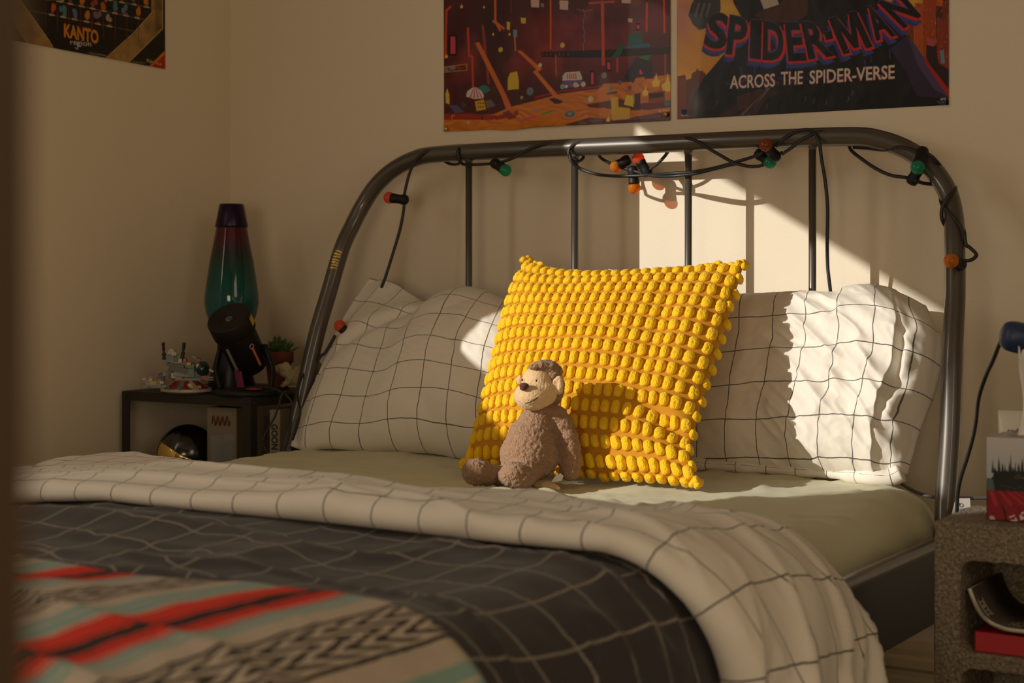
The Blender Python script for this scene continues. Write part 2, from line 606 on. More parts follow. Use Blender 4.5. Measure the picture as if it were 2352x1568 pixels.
obj('printed_mark', join(*gp), M['gold'], bed, smooth=False, label='worn gold printed mark')

# ------------------------------------------------------------------ mattress under its sheet
MX0, MX1, MY0, MY1, MZ = BC - 0.752, BC + 0.752, -2.24, -0.195, 0.550


def mattress():
    nx, ny, R = 210, 260, 0.085
    V = []
    u = np.linspace(-1, 1, nx)
    # arc-length profile over each edge: flat top, rounded shoulder, side
    def prof1(t, half):
        flat = half - R
        L = flat + R * math.pi / 2 + 0.12
        s = np.abs(t) * L
        x = np.where(s < flat, s, np.where(s < flat + R * math.pi / 2, flat + R * np.sin(np.clip((s - flat) / R, 0, math.pi / 2)), half))
        d = np.where(s < flat, 0, np.where(s < flat + R * math.pi / 2, R * (1 - np.cos(np.clip((s - flat) / R, 0, math.pi / 2))), R + (s - flat - R * math.pi / 2)))
        return np.sign(t) * x, d
    px, dx = prof1(u, (MX1 - MX0) / 2)
    py, dy = prof1(np.linspace(-1, 1, ny), (MY1 - MY0) / 2)
    X, Y = np.meshgrid(px + (MX0 + MX1) / 2, py + (MY0 + MY1) / 2, indexing='ij')
    DX, DY = np.meshgrid(dx, dy, indexing='ij')
    D = np.minimum(np.sqrt(DX ** 2 + DY ** 2), 0.21)
    k = D > 0.0
    # round the plan corners
    Z = MZ - D
    w = 0.0045 * fbm(X * 7 + Y * 3, Y * 5, 0, 3, 5) + 0.006 * (1 - np.abs(noise(X * 4 + Y * 5, (X - Y) * 11, 0, 8))) ** 4
    w = w + 0.0030 * (1 - np.abs(noise(X * 7 + Y * 9, (X * 0.8 - Y) * 24, 0, 14))) ** 5 + 0.0016 * (1 - np.abs(noise(X * 14 - Y * 5, (X + Y) * 30, 0, 15))) ** 5
    crease = 0.006 * np.exp(-((X - 1.36 - 0.1 * (Y + 0.8)) / 0.16) ** 2) * np.abs(noise(X * 12, Y * 40 + X * 9, 0, 3)) * np.exp(-((Y + 0.80) / 0.10) ** 2) * 4.0
    # round the corners in plan
    rc = 0.16
    cxn, cyn = np.abs(X - BC) - ((MX1 - MX0) / 2 - rc), np.abs(Y - (MY0 + MY1) / 2) - ((MY1 - MY0) / 2 - rc)
    ic = (cxn > 0) & (cyn > 0)
    rr_ = np.maximum(cxn, cyn) / np.maximum(np.hypot(cxn, cyn), 1e-6)
    X = np.where(ic, BC + np.sign(X - BC) * ((MX1 - MX0) / 2 - rc + cxn * rr_), X)
    Y = np.where(ic, (MY0 + MY1) / 2 + np.sign(Y - (MY0 + MY1) / 2) * ((MY1 - MY0) / 2 - rc + cyn * rr_), Y)
    side = np.clip(D / 0.08, 0, 1)
    wx = side * 0.006 * noise(X * 4, Y * 11 + Z * 9, Z * 6, 2)
    Z = Z + (w - 0.004) * (1 - side * 0.5) + crease
    X = X + np.where(DX > 0.03, np.sign(X - BC) * wx, 0)
    Y = Y + np.where(DY > 0.03, np.sign(Y - (MY0 + MY1) / 2) * wx, 0)
    V = np.stack([X, Y, Z], -1).reshape(-1, 3)
    Fs = gridfaces(nx, ny)
    # underside
    nb = len(V)
    B = V.copy(); B[:, 2] = 0.405
    ring = [i * ny for i in range(nx)] + [(nx - 1) * ny + j for j in range(1, ny)] + [i * ny + ny - 1 for i in range(nx - 2, -1, -1)] + [j for j in range(ny - 2, 0, -1)]
    Vb = V[ring].copy(); Vb[:, 2] = 0.405
    m = len(ring)
    Fs += [[ring[i], ring[(i + 1) % m], nb + (i + 1) % m, nb + i][::-1] for i in range(m)]
    Fs.append([nb + i for i in range(m)])
    return np.concatenate([V, Vb]), Fs


mt = obj('mattress', mattress(), M['sheet'])
tag(mt, 'mattress under a creased sage green fitted sheet on the metal bed', 'mattress')

# ------------------------------------------------------------------ duvet: charcoal side up, white underside folded back at the top
duv = thing('duvet', 'charcoal duvet with pale grid, its white black-gridded underside folded back at the top', 'duvet', (BC, -1.5, 0.56))


def drape(s, y, top, xh, R, lift=0.0):
    """cross-section over the bed: s = cloth distance from the centre line, returns x, z, outward normal"""
    xh = np.where(s < 0, xh - 0.075, xh)
    flat = xh - R
    a = np.abs(s)
    th = np.clip((a - flat) / R, 0, math.pi / 2 * 0.93)
    x = np.where(a < flat, a, flat + R * np.sin(th))
    z = np.where(a < flat, top, top - R * (1 - np.cos(th)))
    over = np.clip(a - flat - R * math.pi / 2 * 0.93, 0, None)
    x = x + over * math.cos(math.pi / 2 * 0.93)
    z = z - over * math.sin(math.pi / 2 * 0.93)
    nx_, nz_ = np.sin(th), np.cos(th)
    sg = np.sign(s)
    return BC + sg * x, z, sg * nx_, nz_


def ldrop(S, Y): return 0.040 * np.clip((-S - 0.10) / 0.40, 0, 1.3) * np.clip((-Y - 1.0) / 0.35, 0, 1)


def crest(v, p=3.0): return (1 - np.abs(v)) ** p


def wr_grey(s, y):
    yy = y + 0.22 * s * s - 0.05 * s
    w = 0.017 * crest(noise(s * 1.5 + 3, yy * 7.5 + 0.7 * noise(s * 2.2, y * 2, 0, 4), 0, 21), 3) + 0.008 * crest(noise(s * 2.6 - y * 2, yy * 15, 0, 22), 4)
    return w + 0.010 * noise(s * 2.3, y * 3.3, 0, 23) + 0.0012 * fbm(s * 25, y * 25, 0, 2, 3) - 0.008


def grey_surface():
    ns, ny = 300, 190
    s = np.linspace(-1.12, 1.22, ns)
    y = np.linspace(-2.75, -1.30, ny)
    S, Y = np.meshgrid(s, y, indexing='ij')
    top = 0.592 + 0.012 * np.cos(np.clip(S, -1, 1) * 1.2)
    # swelling towards the fold
    top = top - ldrop(S, Y) + 0.012 * np.exp(-((Y + 1.42) / 0.18) ** 2)
    xh = 0.855 + 0.02 * noise(Y * 2, 0, 0, 9)
    X, Z, NX, NZ = drape(S, Y, top, xh, 0.17)
    W = wr_grey(S, Y)
    hang = np.clip((np.abs(S) - 0.85) / 0.3, 0, 1)
    W = W + hang * 0.022 * noise(Y * 6 + S * 2, S * 1.5, 0, 31)
    X, Z = X + NX * W, Z + NZ * W
    V = np.stack([X, Y, Z], -1).reshape(-1, 3)
    Ys = Y + np.cumsum(np.abs(np.gradient(W, axis=1)), axis=1) * 0.5
    a = math.radians(7)
    U = np.stack([S * math.cos(a) - Ys * math.sin(a) + 0.01 * noise(S * 4, Y * 4, 0, 7), S * math.sin(a) + Ys * math.cos(a) + 0.012 * noise(S * 4, Y * 4, 0, 9)], -1).reshape(-1, 2)
    return (V, gridfaces(ns, ny)), U


g, uv = grey_surface()
o = obj('grey_cover', g, M['grey_grid'], duv, uv=uv)
sm = o.modifiers.new('thickness', 'SOLIDIFY'); sm.thickness, sm.offset = 0.02, -1.0


def white_fold():
    """the folded-back top: starts under the roll at the front edge, round it, and back to the head edge"""
    ns, ny = 320, 130
    s = np.linspace(-1.04, 1.20, ns)
    V, U = [], []
    roll = 0.017
    # parametrise along the bed: t = cloth distance, from under the front roll to the free edge at the head side
    arcL = math.pi * roll
    t = np.concatenate([np.linspace(-0.05, 0, 5, endpoint=False), np.linspace(0, arcL, 14, endpoint=False), np.linspace(arcL, arcL + 0.56, ny - 19 - 6, endpoint=False), np.linspace(arcL + 0.56, arcL + 0.60, 6)])
    S, T = np.meshgrid(s, t, indexing='ij')
    yf = -1.545 + 0.018 * noise(s * 3, 0, 0, 5) + 0.05 * np.clip((s - 0.55) / 0.4, 0, 1) ** 1.5 + 0.02 * np.clip(-s, 0, 1)
    yf = yf[:, None]
    ph = np.clip(T / roll, 0, math.pi)
    flat = np.clip(T - arcL, 0, None)
    under = np.clip(-T, 0, None)
    Y = yf - roll * np.sin(ph) + under + flat * (1 + 0.0 * S)
    H = roll * (1 - np.cos(ph))
    # head edge wanders and its last centimetres tuck down onto the sheet
    L = 0.435 + 0.02 * noise(s * 2.2 + 5, 0, 0, 6)[:, None] + 0.075 * np.clip((S - 0.25) / 0.4, 0, 1) + 0.17 * np.clip((-S - 0.02) / 0.45, 0, 1)
    Y = yf - roll * np.sin(ph) + under + flat * (L / 0.60)
    fr_ = np.clip(flat / 0.60, 0, 1)
    edge = np.clip((T - arcL - 0.50) / 0.10, 0, 1)
    top = 0.600 + 0.010 * np.cos(np.clip(S, -1, 1) * 1.2) + 0.008 * np.exp(-((Y + 1.42) / 0.18) ** 2) - 0.040 * fr_ ** 1.3 - ldrop(S, Y)
    puff = 0.008 * np.sin(fr_ * math.pi) ** 0.7
    xh = 0.868
    X, Z, NX, NZ = drape(S, Y, top, xh, 0.16)
    YY = Y + 0.30 * np.clip(S, 0, 2) ** 2
    W = 0.011 * crest(noise(S * 1.7, YY * 9 + 0.7 * noise(S * 2.5, Y * 3, 0, 41), 0, 42), 3) + 0.006 * crest(noise(S * 2.6 + 4, YY * 17, 0, 40), 4) + 0.006 * noise(S * 3.1, Y * 5, 0, 43) + 0.0008 * fbm(S * 30, Y * 30, 0, 2, 44) - 0.006
    hang = np.clip((np.abs(S) - 0.72) / 0.35, 0, 1)
    W = W + hang * (0.030 * noise(Y * 8 + S * 4, S * 2.0, 0, 45) + 0.034 * crest(noise(YY * 11, S * 2.0, 0, 46), 2.5) + 0.008 * crest(noise(YY * 21 + 3, S * 3.0, 0, 49), 4))
    D = H * (1 - 0.25 * fr_) + puff + W * np.clip(T / arcL, 0, 1) - 0.024 * edge ** 1.5
    X, Z = X + NX * D, Z + NZ * D
    V = np.stack([X, Y, Z], -1).reshape(-1, 3)
    Tr = np.where(T > arcL, arcL + flat * (L / 0.60), T)
    U = np.stack([S + 0.006 * noise(S * 5, T * 5, 0, 47), Tr + 0.012 * noise(S * 3, T * 4, 0, 48) + 0.012], -1).reshape(-1, 2)
    return (V, gridfaces(ns, len(t))), U


g, uv = white_fold()
o = obj('folded_underside', g, M['white_grid'], duv, uv=uv, label='white underside with black grid, folded back over the charcoal side')
sm = o.modifiers.new('thickness', 'SOLIDIFY'); sm.thickness, sm.offset = 0.006, -1.0

# ------------------------------------------------------------------ striped woven blanket over the foot of the bed
bx = [at(u, v, y=-1.95) for u, v in ((220, 1312), (690, 1380), (430, 1345), (930, 1450))]
PER = 0.296
bm_ = Mat('striped_woven_wool', (0.6, 0.55, 0.48), 0.95)
bm_.set('Sheen Weight', 0.0)
buv = bm_.coord('UV')
nz = bm_.n('TexNoise', i_Scale=60.0, i_Detail=3.0); bm_.link(buv, nz.inputs['Vector'])
mp = bm_.n('Mapping'); mp.inputs['Scale'].default_value = (420, 14, 1); bm_.link(buv, mp.inputs['Vector'])
nz2 = bm_.n('TexNoise', i_Scale=1.0, i_Detail=2.0); bm_.link(mp.outputs[0], nz2.inputs['Vector'])
sp = bm_.n('SeparateXYZ'); bm_.link(buv, sp.inputs[0])
xw = bm_.math('ADD', sp.outputs[0], bm_.math('ADD', bm_.math('MULTIPLY', bm_.math('SUBTRACT', nz.outputs['Fac'], 0.5), 0.010), bm_.math('MULTIPLY', bm_.math('SUBTRACT', nz2.outputs['Fac'], 0.5), 0.008)))
fr = bm_.math('FRACT', xw)
WH, TE, RE, BK, OR = (0.56, 0.48, 0.38), (0.26, 0.43, 0.39), (0.80, 0.030, 0.006), (0.014, 0.012, 0.012), (0.62, 0.10, 0.04)
stops = [(0.0, BK), (0.030, RE), (0.050, BK), (0.060, RE), (0.115, WH), (0.125, RE), (0.140, TE), (0.150, RE), (0.160, TE), (0.205, WH), (0.22, TE), (0.25, WH), (0.338, BK), (0.352, WH),
         (0.535, BK), (0.550, WH), (0.64, TE), (0.69, WH), (0.705, TE), (0.765, WH), (0.785, RE), (0.80, WH), (0.81, RE), (0.92, BK), (0.932, RE), (0.955, BK)]
base = bm_.ramp(fr, stops, 'CONSTANT')
# black and white chevrons in the broad pale stripe
inb = bm_.math('MULTIPLY', bm_.math('GREATER_THAN', fr, 0.362), bm_.math('LESS_THAN', fr, 0.525))
cc = bm_.math('ABSOLUTE', bm_.math('SUBTRACT', fr, 0.443))
yy = bm_.math('ADD', bm_.math('MULTIPLY', sp.outputs[1], 22.0), bm_.math('MULTIPLY', bm_.math('PINGPONG', bm_.math('MULTIPLY', cc, 1.0), 0.045), 30.0))
yy = bm_.math('ADD', yy, bm_.math('MULTIPLY', bm_.math('SUBTRACT', nz.outputs['Fac'], 0.5), 0.5))
chev = bm_.math('LESS_THAN', bm_.math('FRACT', yy), 0.52)
base = bm_.mix(bm_.math('MULTIPLY', bm_.math('MULTIPLY', inb, chev), 0.95), base, BK)
fz = bm_.noise(500.0, 2)
base = bm_.mix(bm_.math('MULTIPLY', fz, 0.10), base, (0.12, 0.09, 0.07))
bm_.color(base)
bm_.bump(bm_.math('ADD', nz2.outputs['Fac'], bm_.noise(260.0, 3)), 0.7, 0.003)


def blanket():
    ns, ny = 240, 90
    s = np.linspace(-1.02, 1.14, ns)
    t = np.linspace(0, 1, ny)
    S, T = np.meshgrid(s, t, indexing='ij')
    ye = -1.955 + 0.012 * noise(s * 6, 0, 0, 61)[:, None] - 0.10 * np.clip((S - 0.62) / 0.5, 0, 1) ** 1.3
    Y = ye + (-2.85 - ye) * T
    top = 0.592 + 0.012 * np.cos(np.clip(S, -1, 1) * 1.2)
    top = top - ldrop(S, Y)
    X, Z, NX, NZ = drape(S, Y, top, 0.875, 0.17)
    W = wr_grey(S, Y) * 0.6 + 0.020 + 0.010 * noise(S * 3.5, Y * 4, 0, 62)
    W = W - 0.010 * np.exp(-(T / 0.012))
    X, Z = X + NX * W, Z + NZ * W
    x0 = bx[0][0] + 0.045
    U = np.stack([(S + BC - x0 - 0.0) / PER + 10.0, (Y - ye)], -1).reshape(-1, 2)
    return (np.stack([X, Y, Z], -1).reshape(-1, 3), gridfaces(ns, ny, flip=True)), U


g, uv = blanket()
o = obj('striped_blanket', g, bm_.m, uv=uv)
sm = o.modifiers.new('thickness', 'SOLIDIFY'); sm.thickness, sm.offset = 0.007, 0.0
tag(o, 'red, teal, white and black striped woven blanket over the foot of the bed', 'blanket')

# ------------------------------------------------------------------ pillows and cushion
def plane_at(p, n):
    p, n = np.asarray(p, float), np.asarray(n, float)

    def f(uvs):
        out = []
        for u, v in uvs:
            r = at(u, v, d=1.0) - CAM
            out.append(CAM + r * (((p - CAM) @ n) / (r @ n)))
        return np.array(out)
    return f


def resample(p, n):
    p = catmull(p, 10)
    d = np.concatenate([[0], np.cumsum(np.linalg.norm(np.diff(p, axis=0), axis=1))])
    t = np.linspace(0, d[-1], n)
    return np.stack([np.interp(t, d, p[:, k]) for k in range(3)], 1)


def coons(bottom, top, lft, rgt, ns, nt):
    """four 3D boundary polylines -> mid surface [ns, nt, 3]; bottom/top run left to right, lft/rgt run upwards"""
    B, T, L, Rr = resample(bottom, ns), resample(top, ns), resample(lft, nt), resample(rgt, nt)
    s = np.linspace(0, 1, ns)[:, None, None]
    t = np.linspace(0, 1, nt)[None, :, None]
    P = (1 - t) * B[:, None] + t * T[:, None] + (1 - s) * L[None] + s * Rr[None]
    return P - ((1 - s) * (1 - t) * B[0] + s * (1 - t) * B[-1] + (1 - s) * t * T[0] + s * t * T[-1])


def closed_pillow(P, n, hf, hb):
    """front and back surfaces of a stuffed cloth case around the mid surface P"""
    ns, nt = P.shape[:2]
    Fv = P + n * hf[..., None]
    Bv = P - n * hb[..., None]
    V = np.concatenate([Fv.reshape(-1, 3), Bv.reshape(-1, 3)])
    Fs = gridfaces(ns, nt) + gridfaces(ns, nt, ns * nt, flip=True)
    ring = [i * nt for i in range(ns)] + [(ns - 1) * nt + j for j in range(1, nt)] + [i * nt + nt - 1 for i in range(ns - 2, -1, -1)] + [j for j in range(nt - 2, 0, -1)]
    m = len(ring)
    Fs += [[ring[i], ns * nt + ring[i], ns * nt + ring[(i + 1) % m], ring[(i + 1) % m]] for i in range(m)]
    return V, Fs


def stuffing(ns, nt, p=2.4, e=0.55):
    s = np.linspace(-1, 1, ns)[:, None]
    t = np.linspace(-1, 1, nt)[None]
    return np.clip(1 - np.abs(s) ** p, 0, 1) ** e * np.clip(1 - np.abs(t) ** p, 0, 1) ** e


def st(ns, nt):
    return np.meshgrid(np.linspace(0, 1, ns), np.linspace(0, 1, nt), indexing='ij')


def rect_uv(S, T, w, h, pitch, o=(0, 0)):
    k = 0.078 / pitch
    U = np.stack([S * w * k + o[0], T * h * k + o[1]], -1).reshape(-1, 2)
    return np.concatenate([U, U])


# left pillow, leaning on the headboard, its empty corner flopping up
n1 = np.array([0.05, -0.86, 0.50]); n1 /= np.linalg.norm(n1)
pl1 = plane_at((0.8, -0.335, 0.565), n1)
bot = pl1([(668, 1024), (700, 1033), (760, 1030), (850, 1036), (980, 1040), (1090, 1058), (1200, 1066), (1320, 1066)])
top = pl1([(848, 636), (905, 652), (960, 684), (1000, 698), (1030, 676), (1080, 664), (1130, 674), (1170, 692), (1240, 715), (1335, 760)])
lf = pl1([(668, 1024), (690, 950), (735, 845), (785, 735), (848, 636)])
rg = pl1([(1320, 1066), (1345, 960), (1345, 850), (1335, 760)])
ns, nt = 190, 140
P = coons(bot, top, lf, rg, ns, nt)
S, T = st(ns, nt)
sh = stuffing(ns, nt, 2.6, 0.6)
flop = np.clip((T - 0.50 - 1.25 * S) / 0.35, 0, 1)          # flat empty corner, upper left
flop = flop * flop * (3 - 2 * flop)
hem = np.clip(1 - S / 0.06, 0, 1)
h = sh * (0.080 + 0.045 * np.clip((S - 0.3) / 0.4, 0, 1)) * (1 - 0.88 * flop) * (1 - 0.8 * hem)
# the fold that runs down from the notch, soft dents, creases at the bottom
ln = (T - 0.42) - 1.35 * (S - 0.0)
h = h - 0.012 * np.exp(-(ln / 0.05) ** 2) * np.clip(T * 1.4, 0, 1)
h = h + 0.006 * fbm(S * 5, T * 4, 0, 3, 71) * sh + 0.010 * np.abs(noise(S * 4 + T * 2.2, (S - T) * 2.2 + 4, 0, 72)) * sh
h = h + 0.010 * np.abs(noise(S * 14, T * 3, 0, 73)) * np.exp(-(T / 0.14) ** 2) + 0.0008 * fbm(S * 40, T * 30, 0, 2, 75)
h = h + 0.012 * flop * noise(S * 9, T * 6, 0, 74)
pw = thing('pillow', 'white black-gridded pillow with a floppy empty corner, left of the yellow cushion', 'pillow', (0.85, -0.33, 0.56), 'gridded pillows')
obj('pillowcase', closed_pillow(P, n1, h, sh * 0.06 + 0.002), M['white_grid'], pw, uv=rect_uv(S + 0.012 * noise(S * 5, T * 4, 0, 76), T + 0.012 * noise(S * 5, T * 4, 0, 77), 0.66, 0.48, 0.0715, (0.03, 0.022)))

# right pillow, squarer, with the open end of its case at the right
n2 = np.array([-0.06, -0.93, 0.36]); n2 /= np.linalg.norm(n2)
pl2 = plane_at((1.85, -0.262, 0.565), n2)
bot = pl2([(1560, 1082), (1640, 1086), (1800, 1092), (1950, 1098), (2030, 1103), (2084, 1088)])
top = pl2([(1590, 690), (1690, 678), (1760, 675), (1850, 672), (1925, 675), (1955, 662), (2000, 657), (2050, 667), (2125, 700)])
lf = pl2([(1560, 1082), (1570, 950), (1580, 800), (1590, 690)])
rg = pl2([(2084, 1088), (2104, 1010), (2140, 900), (2163, 800), (2150, 750), (2125, 700)])
ns, nt = 200, 150
P = coons(bot, top, lf, rg, ns, nt)
S, T = st(ns, nt)
s1_ = 2 * S - 1
sh = np.clip(1 - np.abs(s1_) ** np.where(s1_ < 0, 3.2, 9.0), 0, 1) ** 0.5 * np.clip(1 - np.abs(2 * T - 1) ** 3.2, 0, 1) ** 0.5
h = sh * (0.072 + 0.018 * np.clip((S - 0.4) / 0.4, 0, 1))
# strong creases sweeping from the upper middle to the right, and radiating pulls
q = S * 1.0 + T * 0.85
cr = np.abs(noise(q * 9.0, (S - T) * 2.6, 0, 81)) * 0.022 + np.abs(noise(q * 17 + 3, (S - T) * 4, 0, 82)) * 0.012
amt = np.clip((S - 0.28) / 0.35, 0.12, 1)
h = h + sh * amt * (0.020 - cr) + 0.006 * fbm(S * 4, T * 4, 0, 3, 83) * sh
h = h - 0.020 * np.exp(-(((S - 0.50) / 0.10) ** 2 + ((T - 0.66 + 0.25 * (S - 0.5)) / 0.05) ** 2)) - 0.011 * np.exp(-(((S - 0.76 - 0.35 * (0.3 - T)) / 0.05) ** 2 + ((T - 0.30) / 0.16) ** 2))
h = h + 0.0008 * fbm(S * 40, T * 30, 0, 2, 84)
pocket = np.clip((S - 0.885) / 0.02, 0, 1)
hh = h - 0.010 * pocket * np.clip(np.sin(T * math.pi), 0, 1) + 0.01 * pocket * noise(S * 30, T * 9, 0, 85)
pr = thing('pillow', 'white black-gridded pillow with a crumpled open end, right of the yellow cushion', 'pillow', (1.75, -0.26, 0.56), 'gridded pillows')
UVR = rect_uv(S + 0.008 * noise(S * 5, T * 4, 0, 86), T + 0.012 * noise(S * 5, T * 4, 0, 87), 0.60, 0.44, 0.083, (0.012, 0.055))
obj('pillowcase', closed_pillow(P, n2, hh, sh * 0.035 + 0.002), M['white_grid'], pr, uv=UVR)
# hemmed edge of the open end: a second layer of cloth standing proud
i0, i1 = int(0.80 * ns), int(0.893 * ns)
Ph = P[i0:i1] + n2 * (h[i0:i1] + 0.003 + 0.011 * ((S[i0:i1] - S[i0, 0]) / (S[i1, 0] - S[i0, 0])) ** 2 * (0.6 + 0.4 * noise(T[i0:i1] * 9, 0, 0, 88)))[..., None]
edge_in = Ph[-1] - n2 * 0.022
Vh = np.concatenate([Ph.reshape(-1, 3), edge_in])
Fh = gridfaces(i1 - i0, nt)
la = (i1 - i0 - 1) * nt
Fh += [[la + j, Ph.shape[0] * nt + j, Ph.shape[0] * nt + j + 1, la + j + 1] for j in range(nt - 1)]
Uh = UVR[:ns * nt].reshape(ns, nt, 2)[i0:i1].reshape(-1, 2)
Uh = np.concatenate([Uh, Uh[-nt:]])
obj('open_hem', (Vh, Fh), M['white_grid'], pr, uv=Uh, label='stitched hem of the open end')
# spare cloth rolled under the pillow along the bottom
rp = resample(pl2([(1585, 1090), (1700, 1097), (1800, 1098), (1900, 1098), (1990, 1102), (2050, 1104), (2078, 1092)]), 110)
rp = rp + n2 * 0.022
rp[:, 2] = np.maximum(rp[:, 2], 0.5635)
tt = np.linspace(0, 1, 110)
rr = 0.0115 + 0.0035 * noise(tt * 14, 0, 0, 91) + 0.004 * np.clip((tt - 0.5) * 2, 0, 1)
g = tube(rp + np.array([0, -1.0, 0]) * (0.008 * noise(tt * 9, 2, 0, 92))[:, None], rr, 18)
uvv = np.array([[0.012 + tt[i] * 0.56, 0.03 + 0.05 * (k / 18)] for i in range(110) for k in range(18)])
obj('tucked_cloth', g, M['white_grid'], pr, uv=uvv, label='roll of spare pillowcase cloth along the bottom')

# yellow tufted cushion
pBL, pBR, pTL = at(1072, 1062, z=0.572), at(1596, 1104, z=0.572), at(1205, 600, y=-0.215)
n3 = np.cross(pBR - pBL, pTL - pBL); n3 /= np.linalg.norm(n3)
if n3[1] > 0: n3 = -n3
pl3 = plane_at(pBL, n3)
bot = pl3([(1068, 1066), (1150, 1066), (1250, 1078), (1340, 1088), (1440, 1094), (1520, 1098), (1600, 1107)])
top = pl3([(1214, 596), (1250, 616), (1330, 632), (1420, 634), (1500, 630), (1580, 622), (1650, 612), (1706, 606)])
lf = pl3([(1068, 1066), (1098, 980), (1132, 850), (1158, 740), (1184, 650), (1214, 596)])
rg = pl3([(1600, 1107), (1584, 1040), (1600, 960), (1640, 830), (1676, 710), (1706, 606)])
ns, nt = 116, 92
P = coons(bot, top, lf, rg, ns, nt)
S, T = st(ns, nt)
sh = stuffing(ns, nt, 2.3, 0.62)
h = sh * 0.082 + 0.004 * fbm(S * 4, T * 4, 0, 2, 95) * sh
# dents: lower right fold, upper left corner pinch
h = h - 0.022 * np.exp(-(((S - 0.90) / 0.10) ** 2 + ((T - 0.22 - 0.5 * (0.9 - S)) / 0.05) ** 2)) - 0.008 * np.exp(-(((S - 0.80) / 0.05) ** 2 + ((T - 0.62) / 0.25) ** 2))
cu = thing('cushion', 'square mustard yellow cushion covered in rows of fluffy tufts, propped between the two pillows', 'cushion', (1.3, -0.42, 0.56))
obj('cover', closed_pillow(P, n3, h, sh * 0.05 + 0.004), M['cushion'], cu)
Fv = P + n3 * h[..., None]
du = np.gradient(Fv, axis=0); dv = np.gradient(Fv, axis=1)
NN = np.cross(du, dv); NN /= np.linalg.norm(NN, axis=2)[..., None]
if (NN[ns // 2, nt // 2] @ n3) < 0: NN = -NN


def tuft_geo(seed):
    V, Fs = ball((0, 0, 0), 1.0, 22, 14)
    p = 3.2
    nn = (np.abs(V[:, 0]) ** p + np.abs(V[:, 1]) ** p + np.abs(V[:, 2]) ** 2.2) ** (1 / p)
    V = V / np.maximum(nn, 1e-3)[:, None]
    N = V / np.linalg.norm(V, axis=1)[:, None]
    V = V * np.array([0.0091, 0.0128, 0.0080])
    V = V + N * (0.0011 * (0.55 - worley(V * 330 + seed * 7.3, seed)) * 1.6 + 0.0006 * noise(V[:, 0] * 250 + seed, V[:, 1] * 250, V[:, 2] * 250, seed))[:, None]
    V[:, 2] += 0.0012
    return V, Fs


NC, NR = 23, 15
tm = []
for k in range(4):
    V, Fs = tuft_geo(k)
    me = bpy.data.meshes.new('tuft')
    me.from_pydata(V.tolist(), [], Fs)
    me.polygons.foreach_set('use_smooth', [True] * len(me.polygons))
    me.materials.append(M['tuft'])
    tm.append(me)
tg = [tuft_geo(k) for k in range(4)]
rest = []
for i in range(NC):
    for j in range(NR):
        s_, t_ = (i + 0.5) / NC, (j + 0.5) / NR
        fi, fj = s_ * (ns - 1), t_ * (nt - 1)
        a, b = int(round(fi)), int(round(fj))
        a0, b0 = min(int(fi), ns - 2), min(int(fj), nt - 2)
        wa, wb = fi - a0, fj - b0
        lerp = lambda A: (A[a0, b0] * (1 - wa) + A[a0 + 1, b0] * wa) * (1 - wb) + (A[a0, b0 + 1] * (1 - wa) + A[a0 + 1, b0 + 1] * wa) * wb
        pos, nn = lerp(Fv), lerp(NN)
        nn = nn / np.linalg.norm(nn)
        ty = dv[a, b] / np.linalg.norm(dv[a, b])
        tx = np.cross(ty, nn); tx /= np.linalg.norm(tx)
        ty = np.cross(nn, tx)
        ks = (0.92 + 0.16 * random.random()) * np.clip(np.linalg.norm(du[a, b]) * (ns - 1) / NC / 0.0235, 0.8, 1.08)
        kt = (0.92 + 0.14 * random.random()) * np.clip(np.linalg.norm(dv[a, b]) * (nt - 1) / NR / 0.031, 0.8, 1.08)
        ang = random.uniform(-0.12, 0.12)
        tx, ty = tx * math.cos(ang) + ty * math.sin(ang), ty * math.cos(ang) - tx * math.sin(ang)
        Mx = np.stack([tx * ks, ty * kt, nn], 1)
        kk = random.randrange(4)
        if i in (0, NC - 1) or j == NR - 1:
            rest.append(mv(tg[kk], pos, Mx))
        else:
            o = bpy.data.objects.new('tuft', tm[kk])
            COL.objects.link(o)
            o.parent = cu
            mat = Matrix.Identity(4)
            for r_ in range(3):
                for c_ in range(3): mat[r_][c_] = Mx[r_, c_]
                mat[r_][3] = pos[r_] - WLOC[cu.name][r_]
            o.matrix_local = mat
# tufts that wrap over the seams
for poly, cnt in ((bot, 22), (top, 22), (lf, 15), (rg, 15)):
    e = resample(poly, cnt)
    tv = np.gradient(e, axis=0)
    for k in range(cnt):
        out = np.cross(tv[k], n3); out /= np.linalg.norm(out)
        c_ = P[ns // 2, nt // 2]
        if out @ (e[k] - c_) < 0: out = -out
        t1 = tv[k] / np.linalg.norm(tv[k])
        rest.append(mv(tg[k % 4], e[k] + out * 0.0005 - n3 * random.uniform(-0.004, 0.008), np.stack([t1, np.cross(out, t1) * 0.9, out * 0.8], 1)))
    
for cpt in (bot[0], bot[-1], top[0], top[-1]):
    for k in range(4): rest.append(mv(tg[k], cpt + rng.normal(0, 0.006, 3), rotm('Y', random.uniform(0, 180)), 0.75))
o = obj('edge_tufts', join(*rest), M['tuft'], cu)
o['kind'] = 'stuff'
ct = pl3([(1398, 634)])[0]
cy = at(1404, 626, d=np.dot(ct - CAM, _F) + 0.02)
obj('care_tag', mv(box((-0.008, -0.0006, -0.012), (0.008, 0.0006, 0.006)), cy, rotm('Y', 12)), M['white'], cu, smooth=False, label='white care tag at the top seam')

# ------------------------------------------------------------------ plush monkey leaning on the cushion
MD = 3.12
ZP = 4.355                        # drawing scale: 4.355 units to a pixel


def mp_(x, y, dd=0.0): return at(1040 + x / ZP, 780 + y / ZP, d=MD + dd)


MU = MD / F_PX / ZP               # one drawing unit in metres
CAMB = np.stack([_R, np.array([0, 0, 1.0]), -_F], 1)     # right, up, towards the viewer


